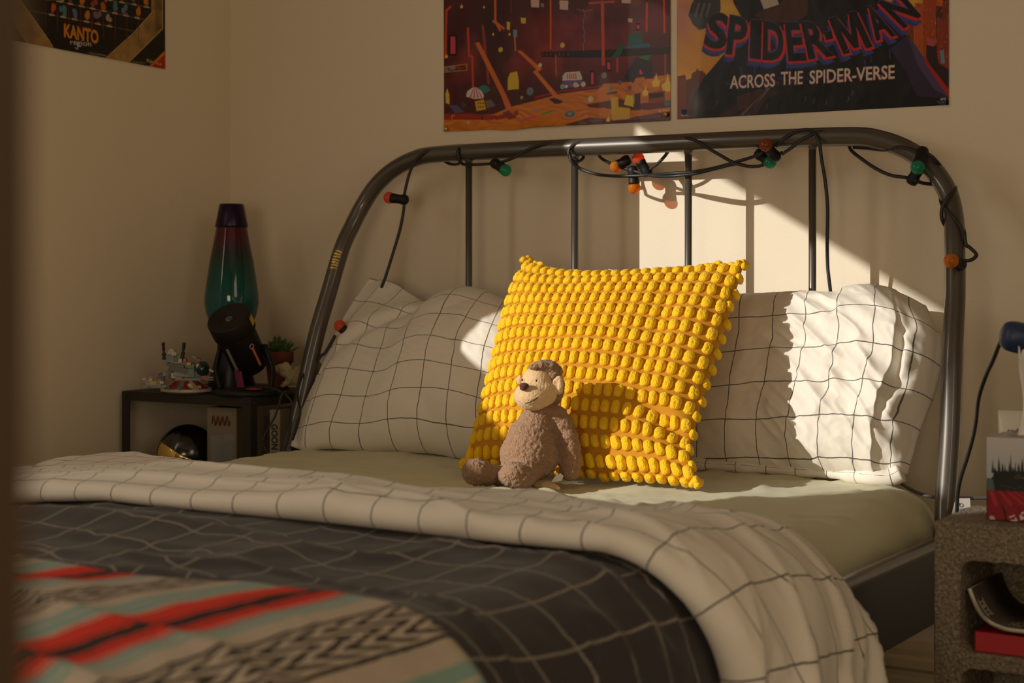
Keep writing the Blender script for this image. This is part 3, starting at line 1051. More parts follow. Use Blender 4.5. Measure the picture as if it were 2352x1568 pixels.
def blob(x, y, dd, rx, ry, rz, roll=0.0, seg=20):
    r = np.array([rx, ry, rz]) * MU
    a = math.radians(roll)
    R2 = np.array([[math.cos(a), -math.sin(a), 0], [math.sin(a), math.cos(a), 0], [0, 0, 1]])
    V, Fs = ball((0, 0, 0), r, seg, 12, np.array([[1, 0, 0], [0, 0, 1], [0, -1, 0]], float))
    V = V.copy()
    V, Fs = ball((0, 0, 0), 1.0, seg, 12)
    V = V * r
    return (V @ R2.T) @ CAMB.T + mp_(x, y, dd), Fs


mk = thing('plush_monkey', 'brown plush monkey with tan face sitting against the yellow cushion', 'toy', mp_(740, 1470))


def furry(parts, voxel, amp, scale, seed, sm=3):
    V, N, Fs = remesh(join(*parts), voxel, sm)
    w = worley(V * scale, seed)
    d = amp * (0.55 - w) + amp * 0.6 * fbm(V[:, 0] * scale * 2.3, V[:, 1] * scale * 2.3, V[:, 2] * scale * 2.3, 2, seed)
    return V + N * d[:, None], Fs


body = [blob(770, 1150, 0, 300, 270, 280), blob(790, 1010, 0.004, 255, 250, 240), blob(830, 860, 0.008, 190, 190, 190), blob(880, 730, 0.012, 150, 110, 150),
        blob(1045, 760, 0.006, 105, 100, 110), blob(1110, 850, 0.002, 100, 120, 100, 20), blob(1155, 970, 0.0, 98, 130, 98, 10), blob(1180, 1100, 0.0, 102, 150, 100), blob(1180, 1240, -0.004, 105, 150, 105), blob(1175, 1315, -0.006, 102, 95, 105),
        blob(720, 1300, -0.03, 190, 140, 210), blob(650, 1365, -0.052, 190, 128, 170), blob(620, 1340, -0.06, 150, 118, 140),
        blob(480, 1360, -0.012, 170, 100, 140), blob(330, 1350, -0.026, 150, 112, 140), blob(240, 1325, -0.036, 148, 134, 140), blob(210, 1300, -0.038, 110, 108, 110),
        blob(930, 470, 0.030, 190, 240, 190), blob(900, 620, 0.03, 150, 130, 150), blob(930, 330, 0.018, 170, 130, 150)]
obj('body', furry(body, 0.0030, 0.0030, 170, 3), M['fur'], mk)
face = [blob(850, 430, -0.002, 165, 175, 165), blob(800, 560, -0.016, 192, 150, 165), blob(880, 520, -0.006, 170, 160, 170), blob(800, 478, -0.010, 125, 90, 140), blob(850, 470, -0.010, 130, 110, 140)]
obj('face', furry(face, 0.0024, 0.0009, 330, 5, 9), M['tan'], mk)
ear = [blob(1048, 450, -0.020, 60, 90, 40, -8), blob(1060, 400, -0.020, 46, 45, 38), blob(1062, 505, -0.018, 44, 45, 38), blob(1040, 455, -0.008, 34, 50, 70)]
Ve, Fe = furry(ear, 0.0020, 0.0006, 330, 6)
ec = mp_(1036, 455, -0.030)                                     # hollow of the ear
dd_ = np.linalg.norm((Ve - ec) @ CAMB * np.array([1.25, 0.75, 1.0]), axis=1)
Ve = Ve + _F * (0.0055 * np.exp(-(dd_ / 0.0075) ** 2))[:, None]
obj('ear', (Ve, Fe), M['tan'], mk)
obj('ear', furry([blob(672, 402, 0.012, 38, 52, 34)], 0.0020, 0.0006, 330, 7), M['tan'], mk)
obj('hair_tuft', furry([blob(820, 268, -0.018, 60, 34, 60, 8), blob(890, 255, -0.016, 80, 45, 70), blob(960, 270, -0.014, 80, 55, 70), blob(1010, 330, -0.016, 50, 70, 50, -20)], 0.0022, 0.003, 240, 8, 2), M['fur'], mk)
nm = remesh(join(blob(712, 460, -0.044, 48, 32, 34), blob(705, 485, -0.044, 36, 26, 30), blob(735, 460, -0.042, 28, 26, 26)), 0.0012, 3)
obj('nose', (nm[0], nm[2]), M['nose'], mk)
blk = painted('black_bead', (0.006, 0.005, 0.005), 0.12, 0.0, 1, 0)
obj('eye', blob(838, 411, -0.0305, 12, 15, 10, 0, 12), blk, mk)
obj('eye', blob(696, 402, -0.018, 8, 13, 8, 0, 12), blk, mk)
mpts = [mp_(x, y, -0.043 + 0.00012 * abs(x - 770) - 0.002) for x, y in ((728, 636), (752, 631), (780, 620), (806, 606), (830, 592), (848, 574))]
fv = np.array(remesh(join(*face), 0.004, 1)[0])
mp2 = []
for q in mpts:                                                   # lay the mouth on the muzzle
    r = (q - CAM) / np.linalg.norm(q - CAM)
    rel = fv - CAM
    k = rel @ r
    dist = np.linalg.norm(rel - k[:, None] * r, axis=1)
    kk = k[dist < 0.006].min()
    mp2.append(CAM + r * (kk - 0.0005))
obj('mouth', tube(catmull(mp2, 5), 0.0010, 6), blk, mk)
obj('tail', furry([blob(860, 1450, -0.02, 70, 40, 60), blob(930, 1450, -0.03, 70, 36, 50), blob(1000, 1468, -0.036, 60, 32, 45, -10), blob(1045, 1482, -0.04, 32, 26, 36)], 0.0022, 0.0006, 330, 9), M['tan'], mk)
tgc = [mp_(985, 1420, -0.03), mp_(1035, 1350, -0.028), mp_(1080, 1335, -0.026), mp_(1108, 1362, -0.024), mp_(1092, 1408, -0.026), mp_(1040, 1418, -0.03)]
tv_ = np.array(tgc)
obj('care_tag', (np.concatenate([tv_, tv_ + _F * 0.0012]), [[0, 1, 2, 3, 4, 5], [11, 10, 9, 8, 7, 6]] + [[i, i + 6, (i + 1) % 6 + 6, (i + 1) % 6] for i in range(6)]), M['white'], mk, smooth=False, label='white sewn-in care tag')

# ------------------------------------------------------------------ string lights wound round the headboard
sl_ = thing('string_lights', 'black cable string of coloured round bulbs wound round the headboard', 'string lights', (BC, HB, 1.2))
CR = 0.0036


def cab(pts, n=8, r=CR, mat=None, name='cable', parent=None):
    """pts: (u, v, y)"""
    return obj(name, tube(catmull([at(u, v, y=y) for u, v, y in pts], n), r, 8), mat or M['cable'], parent or sl_)


def cabp(pts):
    # points follow the leaning right-hand post: (u, v, distance in front of the post's centre line)
    out = []
    for u, v, f in pts:
        z = 0.955 + (615 - v) / F_PX * 3.22
        out.append((u, v, float(np.interp(z, [0.8, 0.9, 1.0, 1.055, 1.105, 1.15, 1.2], [-0.246, -0.208, -0.174, -0.148, -0.130, -0.123, -0.12])) - f))
    cab(out)


FR, BK_ = HB - 0.0235, HB + 0.023     # just in front of / just behind the headboard tube
cab([(876, 660, -0.20), (884, 640, -0.20), (900, 590, -0.185), (918, 530, -0.17), (926, 490, -0.16), (929, 462, -0.155), (930, 440, -0.15), (940, 400, FR - 0.004), (952, 372, FR - 0.003), (968, 354, FR), (990, 344, HB - 0.012), (1004, 345, HB + 0.012), (1010, 360, BK_), (1030, 375, BK_),
     (1048, 377, HB + 0.01), (1056, 372, HB - 0.016), (1051, 352, FR), (1054, 342, HB - 0.018), (1062, 340, HB + 0.008), (1058, 362, BK_), (1062, 376, HB + 0.012), (1085, 378, HB - 0.012), (1125, 376, FR + 0.004),
     (1152, 372, FR), (1180, 362, FR - 0.002), (1208, 346, FR), (1240, 333, FR + 0.002), (1270, 329, HB - 0.012), (1300, 330, HB + 0.004), (1330, 345, BK_), (1340, 362, BK_),
     (1322, 372, HB - 0.006), (1308, 360, FR), (1308, 342, FR), (1322, 331, FR + 0.006), (1348, 326, HB - 0.008), (1372, 328, HB + 0.014)])
cab([(1308, 352, FR), (1314, 372, FR), (1335, 388, HB - 0.01), (1370, 400, HB - 0.01), (1410, 404, HB + 0.02), (1440, 404, HB + 0.034), (1490, 402, HB + 0.026), (1540, 398, HB - 0.013), (1583, 396, HB - 0.016), (1640, 386, HB - 0.01), (1700, 369, HB - 0.014), (1736, 358, FR), (1752, 350, FR)])
cab([(1362, 338, BK_), (1372, 352, BK_), (1382, 364, BK_ + 0.004), (1400, 374, HB + 0.03), (1425, 384, HB + 0.04), (1455, 392, HB + 0.04), (1480, 400, HB + 0.03), (1510, 405, HB + 0.01), (1550, 404, HB - 0.014), (1600, 398, HB - 0.014), (1650, 386, HB - 0.012), (1690, 377, HB - 0.01), (1720, 382, HB - 0.01), (1750, 380, HB - 0.01), (1775, 366, HB - 0.012), (1796, 350, FR + 0.002)])
cab([(1487, 392, HB + 0.036), (1508, 378, HB + 0.03), (1524, 362, HB + 0.026), (1533, 350, BK_), (1545, 330, BK_), (1556, 320, HB + 0.01), (1572, 317, HB - 0.012), (1592, 320, FR), (1618, 335, FR - 0.002), (1650, 354, FR), (1685, 373, HB - 0.018), (1716, 382, HB - 0.012)])
cab([(1782, 336, FR), (1800, 318, FR), (1830, 302, HB - 0.016), (1856, 298, HB - 0.014), (1872, 308, FR), (1882, 330, FR - 0.002), (1887, 365, HB - 0.02), (1896, 420, HB - 0.012), (1901, 480, HB - 0.01), (1900, 560, HB - 0.005), (1901, 610, HB), (1904, 640, HB), (1909, 680, HB + 0.005)])
cab([(1796, 354, FR), (1820, 338, FR), (1846, 318, FR), (1872, 306, HB - 0.018), (1895, 302, HB - 0.010), (1920, 306, HB + 0.012), (1945, 325, BK_), (1955, 345, BK_), (1975, 362, HB + 0.01), (2010, 386, HB), (2045, 402, HB - 0.008), (2084, 408, HB - 0.01)])
cab([(1960, 338, BK_), (1990, 340, BK_ - 0.004), (2030, 344, HB - 0.005), (2065, 338, HB - 0.02), (2095, 344, FR - 0.004), (2110, 354, FR - 0.006), (2135, 356, FR - 0.004), (2155, 375, HB - 0.014), (2166, 392, HB + 0.012), (2176, 420, BK_), (2178, 440, BK_)])
cabp([(2100, 412, 0.03), (2118, 420, 0.012), (2145, 423, -0.01), (2172, 424, -0.025), (2192, 428, -0.012), (2194, 436, 0.012), (2184, 446, 0.024), (2172, 460, 0.026), (2163, 482, 0.022), (2164, 505, 0.012), (2174, 522, -0.008), (2186, 535, -0.022)])
cabp([(2160, 448, -0.012), (2161, 462, 0.006), (2166, 474, 0.022), (2180, 488, 0.025), (2200, 510, 0.024), (2213, 535, 0.016), (2219, 562, 0.006), (2226, 567, 0.004), (2240, 580, 0.004), (2242, 588, 0.004), (2230, 597, 0.008), (2212, 599, 0.016), (2203, 600, 0.024)])
cabp([(2176, 416, 0.0), (2182, 440, -0.022), (2200, 480, -0.024), (2212, 520, -0.012), (2216, 545, 0.0), (2212, 562, -0.012)])
cab([(770, 770, -0.24), (748, 808, -0.25), (735, 820, -0.26), (718, 850, -0.265), (700, 880, -0.27)])
cab([(786, 744, -0.25), (800, 770, -0.245), (770, 790, -0.24)])


def lamp_(sock, bulb, y0, y1, mat, label, rb=0.0138):
    """socket at pixel sock (depth y0) with its bulb centred at pixel bulb (depth y1)"""
    a, b = at(*sock, y=y0), at(*bulb, y=y1)
    dv_ = b - a
    L = np.linalg.norm(dv_)
    B_ = basis(dv_)
    e = L - rb * 0.55
    s_ = obj('socket', lathe([(0.004, -0.0135), (0.0095, -0.0115), (0.0118, -0.006), (0.0122, 0.0), (0.0108, 0.006), (0.0110, e * 0.75), (0.0118, e * 0.8), (0.0118, e), (0.0075, e), (0.0072, e - 0.006)], 18, a, B_), M['black_plastic'], sl_)
    for sg in (1, -1):
        pass
    prof_ = [(0.0068, -rb * 0.92)] + [(rb * math.sin(t), -rb * math.cos(t)) for t in np.linspace(0.55, math.pi, 13)]
    prof_[-1] = (1e-4, rb)
    o = obj('bulb', lathe(prof_, 24, b, B_), mat, None)
    o.parent = s_
    o.location = (0, 0, 0)
    me = o.data
    co = np.empty(len(me.vertices) * 3); me.vertices.foreach_get('co', co)
    co = co.reshape(-1, 3) - WLOC[s_.name]
    me.vertices.foreach_set('co', co.ravel())
    o['label'] = label
    WLOC[o.name] = WLOC[s_.name]
    return s_


lamp_((925, 458), (894, 454), -0.155, -0.158, M['red'], 'coral red bulb')
lamp_((1140, 377), (1161, 391), FR, FR - 0.004, M['green'], 'green bulb')
lamp_((1436, 370), (1415, 382), HB + 0.04, HB + 0.036, M['amber'], 'orange bulb')
lamp_((1484, 392), (1466, 364), HB + 0.036, HB + 0.03, M['red'], 'coral red bulb')
lamp_((1454, 394), (1457, 431), HB + 0.046, HB + 0.048, M['amber'], 'orange bulb')
lamp_((1778, 356), (1759, 333), FR, FR - 0.022, M['darkred'], 'brownish red bulb')
lamp_((1747, 357), (1768, 372), FR + 0.016, FR + 0.016, M['green'], 'green bulb')
lamp_((2118, 353), (2108, 384), FR - 0.008, FR - 0.026, M['green'], 'green bulb')
lamp_((2098, 410), (2110, 386), FR + 0.006, FR + 0.008, M['green'], 'green bulb')
lamp_((2203, 606), (2185, 599), -0.212, -0.234, M['amber'], 'orange bulb', 0.0142)
lamp_((792, 760), (781, 748), -0.245, -0.25, M['red'], 'coral red bulb')

# ------------------------------------------------------------------ flat printing: colour painted per vertex on a dense sheet
def vcol(name, rough=0.4, coat=0.0):
    m = Mat(name, (0.5, 0.5, 0.5), rough)
    a = m.n('Attribute', attribute_name='print')
    m.color(a.outputs['Color'])
    m.set('Coat Weight', coat)
    m.set('Specular IOR Level', 0.28)
    m.bump(m.noise(14.0, 3), 0.25, 0.01)
    return m.m


M['poster'] = vcol('printed_poster_paper', 0.38, 0.06)
M['card'] = vcol('printed_card', 0.45, 0.1)


class Canvas:
    """raster in sheet coordinates (metres, origin lower left)"""

    def __init__(self, w, h, res, base, ss=2):
        self.w, self.h, self.ss = w, h, ss
        self.nx, self.ny = int(w / res) + 1, int(h / res) + 1
        self.Nx, self.Ny = self.nx * ss, self.ny * ss
        self.a = np.empty((self.Nx, self.Ny, 3)); self.a[:] = s2l(base)
        x = (np.arange(self.Nx) + 0.5) / self.Nx * w
        y = (np.arange(self.Ny) + 0.5) / self.Ny * h
        self.X, self.Y = np.meshgrid(x, y, indexing='ij')

    def win(self, lo, hi):
        i0 = int(np.clip(math.floor(lo[0] / self.w * self.Nx), 0, self.Nx)); i1 = int(np.clip(math.ceil(hi[0] / self.w * self.Nx) + 1, 0, self.Nx))
        j0 = int(np.clip(math.floor(lo[1] / self.h * self.Ny), 0, self.Ny)); j1 = int(np.clip(math.ceil(hi[1] / self.h * self.Ny) + 1, 0, self.Ny))
        return slice(i0, i1), slice(j0, j1)

    def put(self, w, mask, col, op=1.0):
        m = (mask * op)[..., None]
        c = col if isinstance(col, np.ndarray) and col.ndim == 3 else s2l(col)
        self.a[w] = self.a[w] * (1 - m) + c * m

    def poly(self, p, col, op=1.0):
        p = np.asarray(p, float)
        w = self.win(p.min(0), p.max(0))
        X, Y = self.X[w], self.Y[w]
        ins = np.zeros(X.shape, bool)
        n = len(p)
        for i in range(n):
            (x0, y0), (x1, y1) = p[i], p[(i + 1) % n]
            if y0 == y1: continue
            ins ^= ((y0 > Y) != (y1 > Y)) & (X < (x1 - x0) * (Y - y0) / (y1 - y0) + x0)
        self.put(w, ins.astype(float), col, op)

    def line(self, p, width, col, op=1.0):
        p = np.asarray(p, float)
        for a, b in zip(p[:-1], p[1:]):
            w = self.win(np.minimum(a, b) - width, np.maximum(a, b) + width)
            d = b - a
            t = np.clip(((self.X[w] - a[0]) * d[0] + (self.Y[w] - a[1]) * d[1]) / max(d @ d, 1e-12), 0, 1)
            dist = np.hypot(self.X[w] - a[0] - t * d[0], self.Y[w] - a[1] - t * d[1])
            self.put(w, (dist < width / 2).astype(float), col, op)

    def disc(self, c, rx, ry, col, op=1.0):
        w = self.win((c[0] - rx, c[1] - ry), (c[0] + rx, c[1] + ry))
        self.put(w, ((((self.X[w] - c[0]) / rx) ** 2 + ((self.Y[w] - c[1]) / ry) ** 2) < 1).astype(float), col, op)

    def soft(self, c, rx, ry, col, op=1.0):
        w = self.win((c[0] - 2.5 * rx, c[1] - 2.5 * ry), (c[0] + 2.5 * rx, c[1] + 2.5 * ry))
        self.put(w, np.exp(-(((self.X[w] - c[0]) / rx) ** 2 + ((self.Y[w] - c[1]) / ry) ** 2)), col, op)

    def tris(self, P, T, col, op=1.0):
        lo, hi = P.min(0), P.max(0)
        w = self.win(lo, hi)
        X, Y = self.X[w], self.Y[w]
        m = np.zeros(X.shape, bool)
        ox, oy = w[0].start, w[1].start
        for t in T:
            a, b, c = P[t[0]], P[t[1]], P[t[2]]
            u = self.win(np.minimum(np.minimum(a, b), c), np.maximum(np.maximum(a, b), c))
            q = (slice(u[0].start - ox, u[0].stop - ox), slice(u[1].start - oy, u[1].stop - oy))
            xx, yy = X[q], Y[q]
            e = lambda p, r: (r[0] - p[0]) * (yy - p[1]) - (r[1] - p[1]) * (xx - p[0])
            e0, e1, e2 = e(a, b), e(b, c), e(c, a)
            m[q] |= ((e0 >= 0) & (e1 >= 0) & (e2 >= 0)) | ((e0 <= 0) & (e1 <= 0) & (e2 <= 0))
        self.put(w, m.astype(float), col, op)

    def final(self):
        return self.a.reshape(self.nx, self.ss, self.ny, self.ss, 3).mean((1, 3))


_gl = {}


def glyphs(text, bold=0.0, spacing=1.0):
    """triangles of a line of text, scaled to unit cap height"""
    k = (text, bold, spacing)
    if k in _gl: return _gl[k]
    c = bpy.data.curves.new('t', 'FONT')
    c.body = text; c.offset = bold; c.space_character = spacing; c.resolution_u = 3
    o = bpy.data.objects.new('t', c)
    COL.objects.link(o)
    dg = bpy.context.evaluated_depsgraph_get()
    me = o.evaluated_get(dg).to_mesh()
    me.calc_loop_triangles()
    P = np.array([v.co[:2] for v in me.vertices])
    T = np.array([t.vertices[:] for t in me.loop_triangles])
    o.evaluated_get(dg).to_mesh_clear()
    bpy.data.objects.remove(o); bpy.data.curves.remove(c)
    P = P / 0.70
    _gl[k] = (P, T)
    return P, T


def write(cv, text, pos, size, col, ang=0.0, bold=0.0, squeeze=1.0, center=True, spacing=1.0, width=None, op=1.0):
    P, T = glyphs(text, bold, spacing)
    P = P.copy()
    if width is not None: squeeze = width / (P[:, 0].max() - P[:, 0].min()) / size
    P[:, 0] -= P[:, 0].min()
    if center: P[:, 0] -= P[:, 0].max() / 2
    P = P * [size * squeeze, size]
    a = math.radians(ang)
    P = P @ np.array([[math.cos(a), math.sin(a)], [-math.sin(a), math.cos(a)]]) + np.asarray(pos)
    cv.tris(P, T, col, op)


def quad_letter(cv, ch, quad, col, shift=(0, 0), bold=0.03):
    """one letter stretched into a four-cornered box (TL, TR, BR, BL)"""
    if ch == 'M':                                # broad-shouldered M of the title
        P = np.array([(0, 0), (0, 1), (.27, 1), (.5, .42), (.73, 1), (1, 1), (1, 0), (.77, 0), (.77, .60), (.59, .08), (.41, .08), (.23, .60), (.23, 0)])
        T = np.array([(0, 1, 11), (0, 11, 12), (1, 2, 11), (2, 3, 11), (11, 3, 10), (3, 9, 10), (3, 8, 9), (3, 4, 8), (4, 5, 8), (5, 6, 8), (8, 6, 7)])
    else:
        P, T = glyphs(ch, bold)
    lo, hi = P.min(0), P.max(0)
    q = (P - lo) / (hi - lo)
    TL, TR, BR, BL = [np.asarray(k, float) for k in quad]
    s, t = q[:, :1], q[:, 1:]
    cv.tris((1 - s) * (1 - t) * BL + s * (1 - t) * BR + s * t * TR + (1 - s) * t * TL + np.asarray(shift), T, col)


def sheet_obj(name, cv, pos, mat, parent=None, thick=0.0004, origin=None):
    """canvas as a sheet; pos(X, Y) -> 3D points [nx, ny, 3]"""
    nx, ny = cv.nx, cv.ny
    X, Y = np.meshgrid(np.linspace(0, cv.w, nx), np.linspace(0, cv.h, ny), indexing='ij')
    P = pos(X, Y)
    V = P.reshape(-1, 3)
    off = WLOC[parent.name] if parent is not None else np.asarray(origin, float)
    i, j = np.meshgrid(np.arange(nx - 1), np.arange(ny - 1), indexing='ij')
    a = (i * ny + j).ravel()
    q = np.stack([a, a + ny, a + ny + 1, a + 1], 1).astype(np.int32)
    me = bpy.data.meshes.new(name)
    me.vertices.add(len(V)); me.vertices.foreach_set('co', (V - off).ravel())
    me.loops.add(q.size); me.loops.foreach_set('vertex_index', q.ravel())
    me.polygons.add(len(q)); me.polygons.foreach_set('loop_start', np.arange(0, q.size, 4, dtype=np.int32))
    me.polygons.foreach_set('use_smooth', [True] * len(q))
    me.update(calc_edges=True)
    c = np.ones((len(V), 4)); c[:, :3] = np.clip(cv.final(), 0, 1).reshape(-1, 3)
    at_ = me.color_attributes.new('print', 'FLOAT_COLOR', 'POINT')
    at_.data.foreach_set('color', c.ravel())
    me.materials.append(mat)
    o = bpy.data.objects.new(name, me)
    COL.objects.link(o)
    if parent is not None: o.parent = parent
    else: o.location = off.tolist()
    WLOC[o.name] = off
    if thick:
        sm = o.modifiers.new('thickness', 'SOLIDIFY'); sm.thickness, sm.offset = thick, -1.0
    return o


# ---- poster A: dark red cavern with lava (generic scene), on the back wall
zt = 1.52
A_bl, A_br = at(1021, 303, y=0), at(1541, 277, y=0)
B_bl, B_br = at(1557, 274, y=0), at(2180, 241, y=0)
ax0, aw, az0 = A_bl[0], A_br[0] - A_bl[0], (A_bl[2] + A_br[2]) / 2
bx0, bw, bz0 = B_bl[0], B_br[0] - B_bl[0], (B_bl[2] + B_br[2]) / 2


def mapper(x0, z0):
    def f(*uv):
        out = []
        for u, v in uv:
            p = at(u, v, y=-0.003)
            out.append((p[0] - x0, p[2] - z0))
        return np.array(out)
    return f


cv = Canvas(aw, 0.36, 0.0011, (74, 24, 24))
W = mapper(ax0, az0)
z1 = lambda x, y, zoom=3.675, ox=1000: (ox + x / zoom, y / zoom)    # detail-view pixel -> frame pixel
Z = lambda *p: W(*[z1(a, b) for a, b in p])
nz = fbm(cv.X * 14, cv.Y * 14, 0, 4, 3)
cv.a += (np.clip(nz, 0, 1) * 0.55)[..., None] * s2l((150, 56, 54)) * np.clip((cv.Y - 0.08) / 0.1, 0, 1)[..., None]
for c, rx, ry, col, op in (((900, 300), .07, .05, (128, 42, 44), .7), ((1350, 380), .06, .045, (150, 46, 48), .7), ((1850, 180), .05, .03, (140, 36, 56), .6), ((500, 200), .05, .07, (38, 22, 24), .8), ((200, 300), .05, .05, (60, 8, 6), .7), ((1800, 520), .06, .03, (110, 22, 18), .7), ((1450, 140), .05, .06, (70, 26, 28), .7)):
    cv.soft(Z(c)[0], rx, ry, col, op)
# far galleries, portals
cv.poly(Z((890, 440), (1990, 395), (1990, 455), (1300, 490), (890, 480)), (34, 14, 14))
for a in range(7): cv.poly(Z((900 + a * 36, 445), (912 + a * 36, 445), (912 + a * 36, 474), (900 + a * 36, 474)), (120, 36, 36))
for (x, y, w_, h_) in ((110, 295, 75, 175), (1690, 195, 40, 62), (1440, 510, 45, 90), (1305, 595, 40, 130), (1710, 560, 48, 80)):
    cv.poly(Z((x, y), (x + w_, y), (x + w_, y + h_), (x, y + h_)), (14, 6, 8))
    cv.poly(Z((x + w_ * .25, y + 15), (x + w_ * .8, y + 15), (x + w_ * .8, y + h_ - 15), (x + w_ * .25, y + h_ - 15)), (206, 60, 92))
# lava falls
for pts, wd_, col in ((((85, 490), (95, 90), (130, 60)), .006, (196, 62, 20)), (((505, -60), (505, 180), (545, 255)), .006, (206, 98, 50)), (((640, -60), (640, 110)), .002, (160, 50, 24)), (((975, -80), (975, 410)), .0045, (200, 80, 40)),
                     (((1410, 20), (1418, 540)), .008, (186, 74, 42)), (((1300, 28), (1510, 16)), .004, (186, 74, 42)), (((1785, 30), (1782, 260)), .005, (196, 60, 30)), (((1928, 0), (1932, 270)), .004, (206, 70, 30)), (((1938, 460), (1938, 650)), .004, (190, 52, 18)), (((1535, 470), (1535, 600)), .005, (186, 64, 36)),
                     (((275, 240), (285, 470), (312, 480), (318, 730)), .006, (190, 62, 30)), (((400, 220), (415, 370), (450, 700)), .006, (150, 56, 36)), (((1018, 470), (1022, 640)), .003, (200, 90, 40)), (((668, 300), (675, 425)), .004, (190, 110, 50)), (((490, 180), (575, 240)), .006, (200, 100, 60))):
    cv.line(Z(*pts), wd_, col)
# lava lake
lake = Z((60, 980), (300, 975), (500, 960), (640, 900), (840, 850), (1060, 790), (1380, 745), (1420, 705), (1640, 690), (1700, 655), (2000, 625), (2010, 1020), (1500, 1060), (1000, 1060), (560, 1090), (60, 1120))
cv.poly(lake, (196, 112, 28))
ins = cv.a[..., 0] > s2l((190,))[0]
wv = np.sin(cv.Y * 420 + 6 * noise(cv.X * 20, cv.Y * 40, 0, 7) + cv.X * 60)
cv.a = np.where((np.abs(cv.a - s2l((196, 112, 28))).sum(-1) < 1e-6)[..., None], cv.a * (1 + 0.28 * wv * noise(cv.X * 26, cv.Y * 60, 0, 8))[..., None] + 0.05 * np.clip(noise(cv.X * 16, cv.Y * 30, 0, 9), 0, 1)[..., None] * np.array([1, .6, .1]), cv.a)
for pts, col in ((((840, 835), (1060, 775), (1380, 735), (1400, 715), (1060, 765), (840, 815)), (150, 34, 14)), (((60, 960), (300, 955), (520, 975), (700, 930), (700, 970), (520, 1010), (60, 1010)), (150, 40, 22)), (((1100, 1055), (1300, 990), (1560, 1005), (1990, 930), (2010, 1020), (1500, 1065)), (84, 34, 40)), (((1270, 880), (1450, 850), (1560, 830), (1700, 880), (1720, 930), (1460, 915), (1300, 905)), (96, 40, 22)), (((1680, 790), (1730, 780), (1730, 930), (1680, 910)), (52, 16, 18)), (((1730, 870), (2000, 840), (2000, 900), (1800, 925), (1730, 920)), (110, 34, 30))): cv.poly(Z(*pts), col)
cv.poly(Z((1310, 925), (1430, 905), (1465, 930), (1400, 955), (1320, 945)), (206, 108, 30))
# two fallen beams
for pts, col in ((((335, 365), (370, 355), (600, 800), (680, 985), (625, 1000), (560, 815)), (200, 104, 44)), (((690, 430), (720, 425), (905, 585), (865, 605), (1085, 855), (1050, 875), (825, 605), (855, 585)), (206, 112, 46)), (((960, 835), (1010, 825), (1085, 855), (1050, 875), (1010, 875)), (58, 20, 16)), (((565, 950), (620, 930), (690, 985), (625, 1005)), (120, 50, 24))): cv.poly(Z(*pts), col)
# flames
for x, y, h_ in ((1860, 730, 120), (1955, 770, 160), (1770, 805, 90), (95, 490, 40), (222, 70, 40), (1460, 1025, 60), (410, 70, 26), (487, 300, 30), (625, 300, 30)):
    cv.poly(Z((x - h_ * .22, y), (x - h_ * .3, y - h_ * .35), (x - h_ * .08, y - h_ * .5), (x + h_ * .02, y - h_), (x + h_ * .12, y - h_ * .5), (x + h_ * .3, y - h_ * .4), (x + h_ * .2, y)), (232, 196, 66))
# beach things: parasols, caravan, boards, towels, ring, crates
cv.poly(Z((260, 815), (270, 770), (310, 742), (340, 735), (380, 748), (410, 800), (408, 830), (330, 835)), (214, 192, 188))
for k in range(4): cv.poly(Z((285 + k * 34, 826), (300 + k * 34, 828), (330 + k * 8, 740), (325 + k * 8, 738)), (178, 104, 112))
cv.poly(Z((360, 745), (400, 718), (440, 725), (470, 760), (420, 790)), (40, 116, 112))
cv.line(Z((412, 780), (412, 840)), .002, (40, 30, 30))
cv.poly(Z((1075, 705), (1075, 640), (1100, 610), (1220, 600), (1240, 650), (1240, 705)), (196, 190, 186))
cv.poly(Z((1075, 680), (1240, 672), (1240, 730), (1075, 740)), (112, 80, 128))
for k in range(5): cv.poly(Z((1112 + k * 17, 618), (1121 + k * 17, 618), (1123 + k * 18, 665), (1112 + k * 18, 667)), (206, 66, 60))
cv.disc(Z((1107, 730))[0], .0035, .0035, (220, 214, 206)); cv.disc(Z((1200, 720))[0], .0035, .0035, (220, 214, 206))
cv.poly(Z((612, 760), (612, 660), (632, 615), (690, 600), (705, 680), (705, 750)), (204, 172, 44))
cv.poly(Z((1485, 920), (1480, 820), (1540, 815), (1545, 900), (1640, 910), (1640, 1000), (1490, 1015)), (206, 166, 44))
cv.poly(Z((1590, 880), (1610, 800), (1665, 805), (1670, 900)), (214, 190, 60))
cv.poly(Z((1620, 290), (1740, 270), (1750, 390), (1640, 405)), (24, 92, 78)); cv.poly(Z((1600, 395), (1800, 360), (1815, 395), (1610, 410)), (36, 98, 140)); cv.poly(Z((1490, 480), (1560, 380), (1610, 360), (1550, 490)), (28, 84, 64)); cv.poly(Z((1720, 480), (1820, 460), (1790, 520), (1740, 528)), (38, 120, 76))
cv.poly(Z((1590, 660), (1640, 560), (1700, 480), (1830, 520), (1840, 660), (1770, 665), (1730, 580), (1670, 700)), (44, 26, 40))
cv.poly(Z((1795, 780), (1935, 760), (1935, 860), (1800, 870)), (140, 60, 36)); cv.poly(Z((1800, 790), (1920, 775), (1925, 815), (1805, 830)), (44, 24, 26))
cv.poly(Z((88, 870), (85, 790), (100, 745), (118, 800), (120, 880)), (214, 176, 44))
cv.poly(Z((110, 890), (180, 885), (245, 945), (170, 955)), (86, 76, 116)); cv.poly(Z((333, 855), (410, 840), (430, 920), (350, 938)), (206, 158, 40)); cv.poly(Z((420, 850), (470, 838), (510, 890), (440, 912)), (110, 92, 84))
for k in range(6): cv.disc(Z((365 + (k % 3) * 20, 870 + (k // 3) * 32))[0], .002, .002, (26, 20, 20))
